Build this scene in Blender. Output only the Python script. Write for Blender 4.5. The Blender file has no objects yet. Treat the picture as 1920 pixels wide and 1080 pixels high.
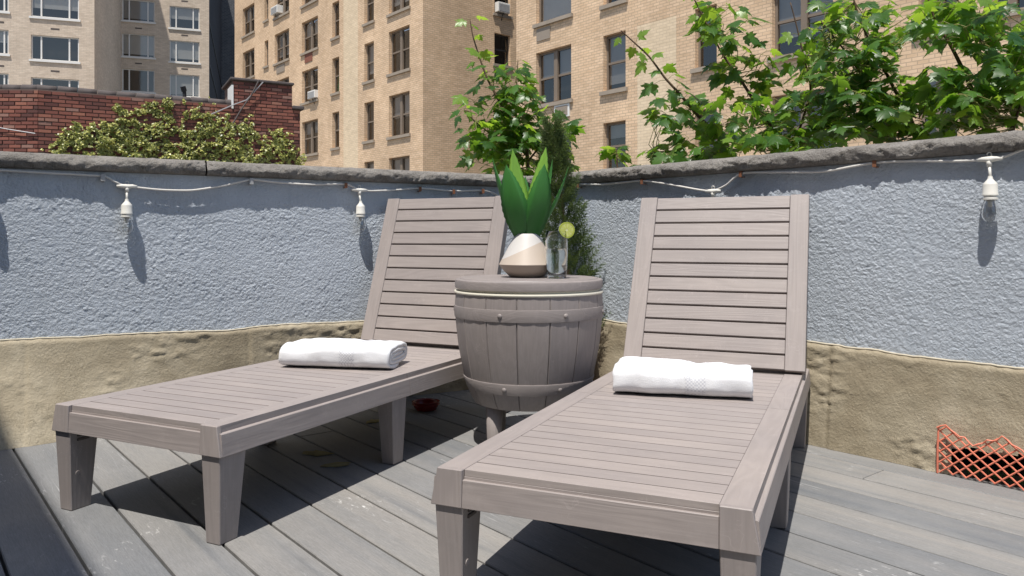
import bpy, bmesh, math, random
import numpy as np
from mathutils import Vector, Matrix

random.seed(7)
rng = np.random.default_rng(7)
SC = bpy.context.scene
COL = SC.collection
R = math.radians

# ------------------------------------------------------------------ camera, sky, sun, exposure
H = 0.69                      # eye height above the deck
F = 1443.0                    # focal length in pixels of the 1920 wide picture
CX, CY = 960.0, 448.0         # vanishing centre / horizon of the level, shifted lens
cam = bpy.data.cameras.new('camera')
cam.sensor_width = 36.0
cam.lens = F / 1920.0 * 36.0
cam.shift_y = -(540.0 - CY) / 1920.0
cam.clip_start = 0.02
cam.clip_end = 2000
camo = bpy.data.objects.new('camera', cam)
camo.location = (0, 0, H)
camo.rotation_euler = (R(90), 0, 0)
COL.objects.link(camo)
SC.camera = camo

SUN_EL = R(68.5)
SH = Vector((0.325, 0.945)).normalized()          # direction in which shadows fall
to_sun = Vector((-SH.x * math.cos(SUN_EL), -SH.y * math.cos(SUN_EL), math.sin(SUN_EL)))
world = bpy.data.worlds.new('World')
SC.world = world
world.use_nodes = True
wn = world.node_tree
bg = wn.nodes['Background']
sky = wn.nodes.new('ShaderNodeTexSky')
sky.sky_type = 'NISHITA'
sky.sun_disc = False
sky.sun_elevation = SUN_EL
sky.sun_rotation = math.atan2(to_sun.x, to_sun.y)
sky.air_density = 1.0
sky.dust_density = 1.0
wn.links.new(sky.outputs[0], bg.inputs[0])
bg.inputs[1].default_value = 0.125
sl = bpy.data.lights.new('sun', 'SUN')
sl.energy = 5.0
sl.angle = R(0.53)
sl.color = (1.0, 0.955, 0.89)
so = bpy.data.objects.new('sun', sl)
so.rotation_euler = to_sun.to_track_quat('Z', 'Y').to_euler()
so.location = (-3, -6, 20)
COL.objects.link(so)
SC.view_settings.view_transform = 'Standard'
SC.view_settings.look = 'None'
SC.view_settings.exposure = 0.2
SC.view_settings.gamma = 1.0
SC.view_settings.use_curve_mapping = False
SC.cycles.max_bounces = 10
SC.cycles.transparent_max_bounces = 16
SC.cycles.sample_clamp_indirect = 6.0

# ------------------------------------------------------------------ helpers
def ray(u, v):
    return Vector(((u - CX) / F, 1.0, -(v - CY) / F))

def ground(u, v, z=0.0):
    Y = (H - z) * F / (v - CY)
    return Vector(((u - CX) / F * Y, Y, z))

def at(u, v, Y):
    r = ray(u, v)
    return Vector((r.x * Y, Y, H + r.z * Y))

def hit(u, v, P, n):
    """pixel ray met with the vertical plane through P (2d) with normal n (2d)"""
    r = ray(u, v)
    t = (P[0] * n[0] + P[1] * n[1]) / (r.x * n[0] + r.y * n[1])
    return Vector((r.x * t, r.y * t, H + r.z * t))

def hash2(ix, iy, seed):
    h = (ix.astype(np.int64) * 374761393 + iy.astype(np.int64) * 668265263 + seed * 1442695041) & 0x7fffffff
    h = ((h ^ (h >> 13)) * 1274126177) & 0x7fffffff
    h = (h ^ (h >> 16)) & 0xffff
    return h / 65535.0

def vn(x, y, seed=0):
    x = np.asarray(x, float); y = np.asarray(y, float)
    ix = np.floor(x); iy = np.floor(y)
    fx = x - ix; fy = y - iy
    fx = fx * fx * (3 - 2 * fx); fy = fy * fy * (3 - 2 * fy)
    a = hash2(ix, iy, seed); b = hash2(ix + 1, iy, seed)
    c = hash2(ix, iy + 1, seed); d = hash2(ix + 1, iy + 1, seed)
    return (a + (b - a) * fx) * (1 - fy) + (c + (d - c) * fx) * fy

def fbm(x, y, seed=0, oct=4, gain=0.5):
    s = 0; amp = 1.0; tot = 0
    for o in range(oct):
        s = s + amp * vn(np.asarray(x) * 2 ** o + 13.7 * o, np.asarray(y) * 2 ** o + 7.3 * o, seed + o)
        tot += amp; amp *= gain
    return s / tot

class MB:
    """collects shapes and links them as ONE mesh object"""
    def __init__(self):
        self.v = []; self.f = []; self.uv = {}
    def add(self, vs, fs):
        o = len(self.v)
        self.v += [tuple(p) for p in vs]
        self.f += [tuple(i + o for i in f) for f in fs]
        return self
    def box(self, x0, x1, y0, y1, z0, z1, M=None):
        p = [Vector((x, y, z)) for z in (z0, z1) for y in (y0, y1) for x in (x0, x1)]
        if M: p = [M @ q for q in p]
        return self.add(p, [(0, 2, 3, 1), (4, 5, 7, 6), (0, 1, 5, 4), (2, 6, 7, 3), (0, 4, 6, 2), (1, 3, 7, 5)])
    def hexa(self, b, t):
        """bottom and top quads, counter-clockwise from above"""
        return self.add(list(b) + list(t), [(3, 2, 1, 0), (4, 5, 6, 7), (0, 1, 5, 4), (1, 2, 6, 5), (2, 3, 7, 6), (3, 0, 4, 7)])
    def lathe(self, prof, n=32, c=(0, 0, 0), cap=True, a0=0.0):
        vs = []; fs = []
        for r, z in prof:
            for k in range(n):
                a = a0 + 2 * math.pi * k / n
                vs.append((c[0] + r * math.cos(a), c[1] + r * math.sin(a), c[2] + z))
        m = len(prof)
        for i in range(m - 1):
            for k in range(n):
                k2 = (k + 1) % n
                fs.append((i * n + k, i * n + k2, (i + 1) * n + k2, (i + 1) * n + k))
        if cap:
            fs.append(tuple(range(n - 1, -1, -1)))
            fs.append(tuple((m - 1) * n + k for k in range(n)))
        return self.add(vs, fs)
    def tube(self, pts, rad, n=6, cap=True):
        pts = [Vector(p) for p in pts]
        if not hasattr(rad, '__len__'): rad = [rad] * len(pts)
        vs = []; fs = []
        t0 = (pts[1] - pts[0]).normalized()
        up = Vector((0, 0, 1)) if abs(t0.z) < 0.9 else Vector((1, 0, 0))
        for i, p in enumerate(pts):
            a = pts[max(i - 1, 0)]; b = pts[min(i + 1, len(pts) - 1)]
            t = (b - a).normalized()
            s = t.cross(up)
            if s.length < 1e-4: s = t.cross(Vector((0, 1, 0.3)))
            s.normalize(); w = s.cross(t)
            for k in range(n):
                an = 2 * math.pi * k / n
                vs.append(p + (s * math.cos(an) + w * math.sin(an)) * rad[i])
        for i in range(len(pts) - 1):
            for k in range(n):
                k2 = (k + 1) % n
                fs.append((i * n + k, i * n + k2, (i + 1) * n + k2, (i + 1) * n + k))
        if cap:
            fs.append(tuple(range(n - 1, -1, -1)))
            fs.append(tuple((len(pts) - 1) * n + k for k in range(n)))
        return self.add(vs, fs)
    def mesh(self, name, mat, smooth=False, bevel=0.0, seg=1):
        me = bpy.data.meshes.new(name)
        me.from_pydata(self.v, [], self.f)
        if bevel > 0:
            bm = bmesh.new(); bm.from_mesh(me)
            bmesh.ops.bevel(bm, geom=bm.edges[:], offset=bevel, segments=seg, affect='EDGES', profile=0.6)
            bm.to_mesh(me); bm.free()
        if smooth:
            me.polygons.foreach_set('use_smooth', [True] * len(me.polygons))
        if mat: me.materials.append(mat)
        me.update()
        return me
    def build(self, name, mat, parent=None, smooth=False, bevel=0.0, seg=1, loc=None, rot=None):
        return place(name, self.mesh(name, mat, smooth, bevel, seg), parent, loc, rot)

def place(name, me, parent=None, loc=None, rot=None, mw=None):
    o = bpy.data.objects.new(name, me)
    COL.objects.link(o)
    if parent: o.parent = parent
    if loc is not None: o.location = loc
    if rot is not None: o.rotation_euler = rot
    if mw is not None: o.matrix_basis = mw
    return o

def thing(name, label, cat, loc=(0, 0, 0), rz=0.0, group=None):
    o = bpy.data.objects.new(name, None)
    COL.objects.link(o)
    o.empty_display_size = 0.1
    o.location = loc; o.rotation_euler = (0, 0, rz)
    return tag(o, label, cat, group)

def tag(o, label, cat, group=None):
    o['label'] = label; o['category'] = cat
    if group: o['group'] = group
    return o

def struct(o):
    o['kind'] = 'structure'; return o

def stuff(o):
    o['kind'] = 'stuff'; return o

def autosmooth(me, angle=35):
    me.polygons.foreach_set('use_smooth', [True] * len(me.polygons))
    bm = bmesh.new(); bm.from_mesh(me)
    for e in bm.edges:
        if len(e.link_faces) == 2 and e.calc_face_angle(0) > R(angle): e.smooth = False
    bm.to_mesh(me); bm.free()

def gridmesh(name, X, Y, Z, mat, parent=None, keep=None, smooth=True):
    """mesh from 2-d arrays of coordinates"""
    ny, nx = X.shape
    co = np.stack([X, Y, Z], -1).reshape(-1, 3)
    j, i = np.meshgrid(np.arange(ny - 1), np.arange(nx - 1), indexing='ij')
    a = (j * nx + i)
    q = np.stack([a, a + 1, a + nx + 1, a + nx], -1)
    q = q[keep] if keep is not None else q.reshape(-1, 4)
    q = q.reshape(-1, 4)
    me = bpy.data.meshes.new(name)
    me.vertices.add(len(co)); me.vertices.foreach_set('co', co.ravel())
    me.loops.add(q.size); me.loops.foreach_set('vertex_index', q.ravel().astype(np.int32))
    me.polygons.add(len(q))
    me.polygons.foreach_set('loop_start', np.arange(0, q.size, 4, dtype=np.int32))
    me.polygons.foreach_set('loop_total', np.full(len(q), 4, dtype=np.int32))
    me.update(calc_edges=True)
    if smooth: me.polygons.foreach_set('use_smooth', [True] * len(q))
    if mat: me.materials.append(mat)
    me.validate()
    return place(name, me, parent)

# ------------------------------------------------------------------ materials
class NT:
    def __init__(self, name, rough=0.6, spec=0.4):
        self.m = bpy.data.materials.new(name)
        self.m.use_nodes = True
        self.t = self.m.node_tree
        self.b = self.t.nodes['Principled BSDF']
        self.b.inputs['Roughness'].default_value = rough
        self.b.inputs['Specular IOR Level'].default_value = spec
    def n(self, typ, **kw):
        nd = self.t.nodes.new('ShaderNode' + typ)
        for k, v in kw.items():
            if k.startswith('_'): setattr(nd, k[1:], v)
            else:
                key = k.replace('__', ' ')
                key = int(key[1:]) if key[0] == 'i' and key[1:].isdigit() else key
                if isinstance(v, bpy.types.NodeSocket): self.t.links.new(v, nd.inputs[key])
                else: nd.inputs[key].default_value = v
        return nd
    def l(self, a, b): self.t.links.new(a, b)
    def coord(self, kind='Object'): return self.n('TexCoord').outputs[kind]
    def mapping(self, vec, scale=(1, 1, 1), loc=(0, 0, 0), rot=(0, 0, 0)):
        return self.n('Mapping', Vector=vec, Scale=scale, Location=loc, Rotation=rot).outputs[0]
    def noise(self, vec, scale, detail=4, rough=0.55, dist=0.0):
        return self.n('TexNoise', Vector=vec, Scale=scale, Detail=detail, Roughness=rough, Distortion=dist).outputs['Fac']
    def ramp(self, fac, stops):
        nd = self.n('ValToRGB', Fac=fac)
        e = nd.color_ramp.elements
        while len(e) < len(stops): e.new(0.5)
        for x, (p, c) in zip(e, stops):
            x.position = p; x.color = tuple(c) + (1,) if len(c) == 3 else c
        return nd.outputs[0]
    def fl(self, fac, a, b, lo=0.0, hi=1.0):
        return self.n('MapRange', Value=fac, i1=a, i2=b, i3=lo, i4=hi).outputs[0]
    def mix(self, fac, a, b, blend='MIX'):
        nd = self.n('Mix', _data_type='RGBA', _blend_type=blend)
        for k, v in ((0, fac), (6, a), (7, b)):
            if isinstance(v, bpy.types.NodeSocket): self.l(v, nd.inputs[k])
            elif k == 0: nd.inputs[0].default_value = v
            else: nd.inputs[k].default_value = tuple(v) + (1,) if len(v) == 3 else v
        return nd.outputs[2]
    def math(self, op, a, b=0.0):
        return self.n('Math', _operation=op, i0=a, i1=b).outputs[0]
    def vadd(self, a, b):
        return self.n('VectorMath', _operation='ADD', i0=a, i1=b).outputs[0]
    def rand(self):
        return self.n('ObjectInfo').outputs['Random']
    def color(self, c):
        if isinstance(c, bpy.types.NodeSocket): self.l(c, self.b.inputs['Base Color'])
        else: self.b.inputs['Base Color'].default_value = tuple(c) + (1,)
        return self
    def bump(self, h, strength=0.3, dist=0.01):
        nd = self.n('Bump', Strength=strength, Distance=dist, Height=h)
        self.l(nd.outputs[0], self.b.inputs['Normal']); return self
    def rough(self, r):
        self.l(r, self.b.inputs['Roughness']); return self

def plain(name, c, rough=0.6, spec=0.4, var=0.0, scale=20):
    m = NT(name, rough, spec)
    if var:
        f = m.noise(m.coord(), scale, 4)
        m.color(m.mix(f, [x * (1 - var) for x in c], [min(1, x * (1 + var)) for x in c]))
    else: m.color(c)
    return m.m

def resin_mat(name, base, axis):
    """moulded wood-look resin, grain running along one local axis"""
    m = NT(name, 0.5, 0.35)
    rnd = m.n('CombineXYZ', X=m.math('MULTIPLY', m.rand(), 37.0), Y=m.math('MULTIPLY', m.rand(), 11.0), Z=m.math('MULTIPLY', m.rand(), 5.0)).outputs[0]
    v = m.vadd(m.coord(), rnd)
    sc = [16, 16, 16]; sc[axis] = 1.3
    mv = m.mapping(v, scale=sc)
    n1 = m.noise(mv, 1.0, 2, 0.5, 0.6)
    rings = m.math('SINE', m.math('MULTIPLY', n1, 62.0))
    sc2 = [260, 260, 260]; sc2[axis] = 6
    fine = m.noise(m.mapping(v, scale=sc2), 1.0, 3)
    h = m.math('ADD', m.math('MULTIPLY', rings, 0.35), m.math('MULTIPLY', fine, 0.8))
    big = m.noise(v, 5.0, 3)
    c1 = m.mix(m.fl(rings, -1, 1), [x * 0.965 for x in base], [x * 1.03 for x in base])
    c2 = m.mix(m.fl(fine, 0.3, 0.7), (0.95, 0.95, 0.95), (1.04, 1.04, 1.04))
    c3 = m.mix(m.fl(big, 0.3, 0.7), (0.93, 0.93, 0.94), (1.05, 1.04, 1.03))
    c = m.mix(1.0, m.mix(1.0, c1, c2, 'MULTIPLY'), c3, 'MULTIPLY')
    dust = m.noise(v, 22.0, 5, 0.7)
    c = m.mix(m.fl(dust, 0.56, 0.74, 0, 0.30), c, [min(1, x * 1.35) for x in base])
    sct = m.noise(m.mapping(v, scale=(30, 34, 30), rot=(0.3, 0.2, 0.6)), 1.0, 2, 0.5, 1.2)
    scr = m.math('MULTIPLY', m.fl(m.math('ABSOLUTE', m.math('SUBTRACT', sct, 0.5)), 0.012, 0.0), m.fl(m.noise(v, 9.0, 2), 0.56, 0.64))
    c = m.mix(m.math('MULTIPLY', scr, 0.35), c, [min(1, x * 1.6) for x in base])
    c = m.mix(1.0, c, m.mix(m.rand(), (0.955, 0.955, 0.96), (1.04, 1.04, 1.035)), 'MULTIPLY')
    m.color(c)
    m.rough(m.fl(fine, 0.2, 0.8, 0.42, 0.6))
    m.bump(h, 0.22, 0.001)
    return m.m

RES = (0.305, 0.269, 0.254)
resin_x = resin_mat('resin_grain_across', RES, 0)
resin_y = resin_mat('resin_grain_along', RES, 1)
resin_z = resin_mat('resin_grain_upright', (0.268, 0.238, 0.226), 2)
resin_lid = resin_mat('resin_lid', (0.262, 0.233, 0.222), 0)
resin_plain = resin_mat('resin_plain', RES, 2)
recess_shade = plain('resin_recess_shade', (0.10, 0.085, 0.078), 0.7, 0.2)  # dark tone that puts the shade of grooves and notches into the colour
# ------------------------------------------------------------------ setting materials
def deck_mat():
    m = NT('deck_composite', 0.6, 0.35)
    r = m.rand()
    off = m.n('CombineXYZ', X=m.math('MULTIPLY', r, 53.0), Y=m.math('MULTIPLY', r, 17.0), Z=0.0).outputs[0]
    v = m.vadd(m.coord(), off)
    streak = m.noise(m.mapping(v, scale=(0.5, 20, 1)), 1.0, 4, 0.5, 0.2)
    grain = m.math('ADD', m.math('MULTIPLY', m.noise(m.mapping(v, scale=(22, 330, 1)), 1.0, 5, 0.7, 0.25), 0.6), m.math('MULTIPLY', m.noise(m.mapping(v, scale=(120, 420, 1)), 1.0, 3, 0.7), 0.4))
    emb = m.noise(m.mapping(v, scale=(4, 60, 1)), 1.0, 3, 0.5, 1.8)
    blot = m.noise(v, 3.2, 4, 0.6)
    base = m.ramp(streak, [(0.26, (0.155, 0.160, 0.166)), (0.36, (0.202, 0.203, 0.203)), (0.55, (0.226, 0.222, 0.216)), (0.75, (0.250, 0.240, 0.229))])
    tone = m.mix(r, (0.76, 0.79, 0.83), (1.12, 1.09, 1.05))
    c = m.mix(1.0, base, tone, 'MULTIPLY')
    c = m.mix(1.0, c, m.mix(m.fl(grain, 0.36, 0.64), (0.78, 0.78, 0.78), (1.20, 1.20, 1.20)), 'MULTIPLY')
    c = m.mix(m.fl(blot, 0.45, 0.75, 0, 0.25), c, (0.32, 0.31, 0.295))
    # chalky scuffs: short streaks inside a few patches
    patch = m.fl(m.noise(m.coord('Object'), 2.3, 2), 0.57, 0.66)
    sc = m.noise(m.mapping(v, scale=(28, 75, 1), rot=(0, 0, 0.35)), 1.0, 3, 0.65, 0.5)
    scuff = m.math('MULTIPLY', m.fl(sc, 0.585, 0.68), patch)
    c = m.mix(m.math('MULTIPLY', scuff, 0.75), c, (0.68, 0.67, 0.65))
    # thin scratches
    s2 = m.noise(m.mapping(v, scale=(2.5, 55, 1), rot=(0, 0, 0.5)), 1.0, 1, 0.4, 0.2)
    scr = m.math('MULTIPLY', m.fl(m.math('ABSOLUTE', m.math('SUBTRACT', s2, 0.5)), 0.006, 0.0), m.fl(m.noise(v, 4.0, 2), 0.52, 0.6))
    c = m.mix(m.math('MULTIPLY', scr, 0.5), c, (0.5, 0.5, 0.5))
    m.color(c)
    m.rough(m.fl(blot, 0.3, 0.7, 0.5, 0.72))
    m.bump(m.math('ADD', m.math('MULTIPLY', grain, 0.6), m.math('MULTIPLY', emb, 0.8)), 0.35, 0.0016)
    return m.m

def stucco_mat():
    m = NT('painted_stucco', 0.62, 0.3)
    v = m.coord()
    a = m.noise(v, 170.0, 4, 0.7)
    b = m.noise(v, 2.2, 4, 0.6)
    st = m.noise(m.mapping(v, scale=(26, 26, 1.6)), 1.0, 3, 0.6)
    c = m.mix(m.fl(b, 0.3, 0.7), (0.428, 0.470, 0.522), (0.485, 0.527, 0.578))
    c = m.mix(m.fl(st, 0.52, 0.75, 0, 0.42), c, (0.36, 0.41, 0.465))
    m.color(c)
    vo = m.n('TexVoronoi', Vector=m.vadd(v, m.n('VectorMath', _operation='SCALE', i0=m.n('TexNoise', Vector=v, Scale=90.0).outputs[1], Scale=0.012).outputs[0]), Scale=105.0).outputs[0]
    am = m.fl(m.noise(v, 5.0, 4, 0.6), 0.32, 0.68, 0.35, 1.25)
    m.bump(m.math('MULTIPLY', am, m.math('SUBTRACT', m.math('MULTIPLY', a, 1.2), m.math('MULTIPLY', vo, 0.7))), 0.85, 0.0048)
    return m.m

def coping_mat():
    m = NT('coping_stone', 0.9, 0.2)
    v = m.coord()
    a = m.noise(v, 7.0, 6, 0.65)
    f = m.noise(v, 160.0, 4, 0.7)
    g = m.noise(v, 34.0, 5, 0.7)
    c = m.ramp(a, [(0.25, (0.135, 0.123, 0.112)), (0.5, (0.235, 0.218, 0.198)), (0.75, (0.33, 0.31, 0.285))])
    c = m.mix(m.fl(f, 0.45, 0.75, 0, 0.7), c, (0.33, 0.315, 0.29))
    c = m.mix(m.fl(g, 0.54, 0.7, 0, 0.6), c, (0.075, 0.07, 0.065))
    m.color(c)
    m.bump(m.math('ADD', g, m.math('MULTIPLY', f, 0.6)), 1.0, 0.012)
    return m.m

def skirt_mat():
    m = NT('tan_membrane', 0.68, 0.35)
    v = m.coord()
    a = m.noise(v, 3.5, 5, 0.62, 0.4)
    b = m.noise(v, 17.0, 5, 0.65, 0.5)
    f = m.noise(v, 120.0, 4, 0.65)
    c = m.ramp(a, [(0.28, (0.22, 0.18, 0.12)), (0.46, (0.31, 0.262, 0.182)), (0.62, (0.38, 0.33, 0.24)), (0.8, (0.43, 0.385, 0.30))])
    c = m.mix(m.fl(b, 0.5, 0.72, 0, 0.45), c, (0.26, 0.222, 0.15))
    c = m.mix(m.fl(f, 0.6, 0.75, 0, 0.35), c, (0.54, 0.485, 0.38))
    m.color(c)
    ck = m.n('TexVoronoi', _feature='DISTANCE_TO_EDGE', Vector=m.vadd(v, m.n('TexNoise', Vector=v, Scale=20.0).outputs[1]), Scale=9.0).outputs[0]
    crack = m.math('MULTIPLY', m.fl(ck, 0.0, 0.012, 1.0, 0.0), m.fl(m.noise(v, 4.0, 2), 0.52, 0.6))
    hh = m.math('SUBTRACT', m.math('ADD', m.math('MULTIPLY', b, 0.8), m.math('MULTIPLY', f, 0.6)), crack)
    m.bump(hh, 0.7, 0.007)
    return m.m

def brick_mat(name, c1, c2, mortar, bw, bh, ms=0.012, stain=0.25, bump=0.6):
    m = NT(name, 0.88, 0.2)
    uv = m.coord('UV')
    br = m.n('TexBrick', Vector=uv, Color1=tuple(c1) + (1,), Color2=tuple(c2) + (1,), Mortar=tuple(mortar) + (1,),
             Scale=1.0, Mortar__Size=ms, Mortar__Smooth=0.2, Bias=0.0, Brick__Width=bw, Row__Height=bh)
    br.offset = 0.5
    big = m.noise(uv, 0.35, 5, 0.6)
    mid = m.noise(m.mapping(uv, scale=(2.2, 5.5, 1)), 1.0, 4, 0.65)
    vert = m.noise(m.mapping(uv, scale=(1.6, 0.12, 1)), 1.0, 4, 0.6)
    c = m.mix(1.0, br.outputs[0], m.mix(m.fl(big, 0.3, 0.7), (1 - stain * 0.6,) * 3, (1 + stain * 0.4,) * 3), 'MULTIPLY')
    c = m.mix(1.0, c, m.mix(m.fl(mid, 0.3, 0.7), (0.88, 0.87, 0.85), (1.1, 1.1, 1.1)), 'MULTIPLY')
    c = m.mix(m.fl(vert, 0.6, 0.8, 0, stain), c, [x * 0.55 for x in c1])
    eff = m.noise(uv, 0.9, 5, 0.65)
    c = m.mix(m.fl(eff, 0.60, 0.72, 0, stain * 0.9), c, [min(1, x * 1.25 + 0.05) for x in c1])
    m.color(c)
    m.bump(br.outputs[1], -bump, 0.02)
    return m.m

M_deck = deck_mat()
M_stucco = stucco_mat()
M_coping = coping_mat()
M_skirt = skirt_mat()
M_bead = plain('sealant', (0.50, 0.45, 0.35), 0.7, 0.2, 0.2, 30)
M_core = plain('masonry_core', (0.18, 0.16, 0.14), 0.9, 0.1, 0.2, 6)
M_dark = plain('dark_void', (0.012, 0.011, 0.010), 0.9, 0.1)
M_buff = brick_mat('buff_brick', (0.76, 0.555, 0.37), (0.66, 0.47, 0.30), (0.50, 0.37, 0.255), 0.25, 0.092, 0.012, 0.38)
M_buff_lt = brick_mat('buff_brick_patch', (0.76, 0.615, 0.43), (0.70, 0.56, 0.385), (0.60, 0.475, 0.335), 0.25, 0.092, 0.010, 0.12)
M_tan = brick_mat('tan_brick', (0.64, 0.54, 0.435), (0.56, 0.465, 0.37), (0.50, 0.425, 0.345), 0.32, 0.11, 0.014, 0.18)
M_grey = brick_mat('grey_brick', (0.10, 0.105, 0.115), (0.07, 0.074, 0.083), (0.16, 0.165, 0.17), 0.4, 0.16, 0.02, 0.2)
M_black = brick_mat('black_brick', (0.035, 0.037, 0.045), (0.028, 0.03, 0.036), (0.05, 0.05, 0.055), 0.4, 0.16, 0.02, 0.2)
M_mortar = plain('red_wall_mortar', (0.16, 0.115, 0.095), 0.95, 0.1, 0.3, 5)
M_stone = plain('sill_stone', (0.34, 0.285, 0.225), 0.85, 0.2, 0.25, 3)
M_frame_br = plain('brown_window_frame', (0.21, 0.165, 0.125), 0.55, 0.3, 0.12, 3)
M_frame_dk = plain('dark_window_frame', (0.06, 0.055, 0.05), 0.5, 0.3)
M_frame_wh = plain('white_window_frame', (0.72, 0.71, 0.68), 0.5, 0.3)
M_blind = plain('window_blind', (0.50, 0.51, 0.52), 0.8, 0.2, 0.12, 1.5)
M_blind_wh = plain('white_blind', (0.78, 0.79, 0.78), 0.8, 0.2, 0.08, 1.5)
M_room = plain('dark_room', (0.07, 0.066, 0.062), 0.9, 0.1)
M_green = plain('green_curtain', (0.02, 0.22, 0.10), 0.8, 0.1)
M_vent = plain('vent_grille', (0.30, 0.25, 0.20), 0.7, 0.2, 0.1, 4)
M_redvent = plain('red_infill', (0.24, 0.10, 0.07), 0.8, 0.2, 0.2, 6)
M_white = plain('white_plastic', (0.74, 0.73, 0.69), 0.4, 0.4)
M_metal = plain('galvanised', (0.38, 0.38, 0.38), 0.45, 0.5, 0.15, 30)
M_tar = plain('tar_cap', (0.10, 0.085, 0.08), 0.85, 0.2, 0.4, 9)
M_iron = plain('black_pipe', (0.02, 0.02, 0.022), 0.6, 0.3)

def glass_pane_mat():
    m = NT('window_glass', 0.03)
    m.t.nodes.remove(m.b)
    out = m.t.nodes['Material Output']
    tr = m.n('BsdfTransparent', Color=(0.72, 0.71, 0.69, 1))
    gl = m.n('BsdfGlossy', Color=(0.72, 0.665, 0.60, 1), Roughness=0.06)
    fr = m.n('Fresnel', IOR=1.5)
    mx = m.n('MixShader', i0=m.fl(fr.outputs[0], 0.03, 0.6, 0.15, 0.6), i1=tr.outputs[0], i2=gl.outputs[0])
    m.l(mx.outputs[0], out.inputs[0])
    return m.m
M_glass = glass_pane_mat()

# ------------------------------------------------------------------ ground far below, roof under the deck
g = MB()
N = 24
g.add([(-400 + 800 * i / N, -200 + 800 * j / N, -6.0) for j in range(N + 1) for i in range(N + 1)],
      [(j * (N + 1) + i, j * (N + 1) + i + 1, (j + 1) * (N + 1) + i + 1, (j + 1) * (N + 1) + i) for j in range(N) for i in range(N)])
struct(g.build('ground', plain('courtyard_concrete', (0.20, 0.19, 0.175), 0.9, 0.1, 0.25, 0.6)))

# ------------------------------------------------------------------ the two parapet lines
dL = Vector((0.869, 0.494)).normalized(); nL = Vector((dL.y, -dL.x))
PL = Vector((-1.77, 2.66))
dR = Vector((0.652, -0.758)).normalized(); nR = Vector((dR.y, -dR.x))       # runs towards the right; normal faces the deck
PR = Vector((1.02, 2.62))
def cross2(a, b): return a.x * b.y - a.y * b.x
sLc = cross2(PR - PL, dR) / cross2(dL, dR)
sRc = cross2(PL - PR, dL) / cross2(dR, dL)
CORNER = PL + dL * sLc
S_L0, S_R1 = -1.9, 2.6
ZC = 0.935          # underside of the coping
ZS = 0.335          # top of the membrane skirt
ZB = -6.0

def wpt(P, d, n, s, off, z):
    return Vector((P.x + d.x * s + n.x * off, P.y + d.y * s + n.y * off, z))

def wall_arrays(P, d, n, S, OFF, Z):
    return P.x + d.x * S + n.x * OFF, P.y + d.y * S + n.y * OFF, Z

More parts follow.
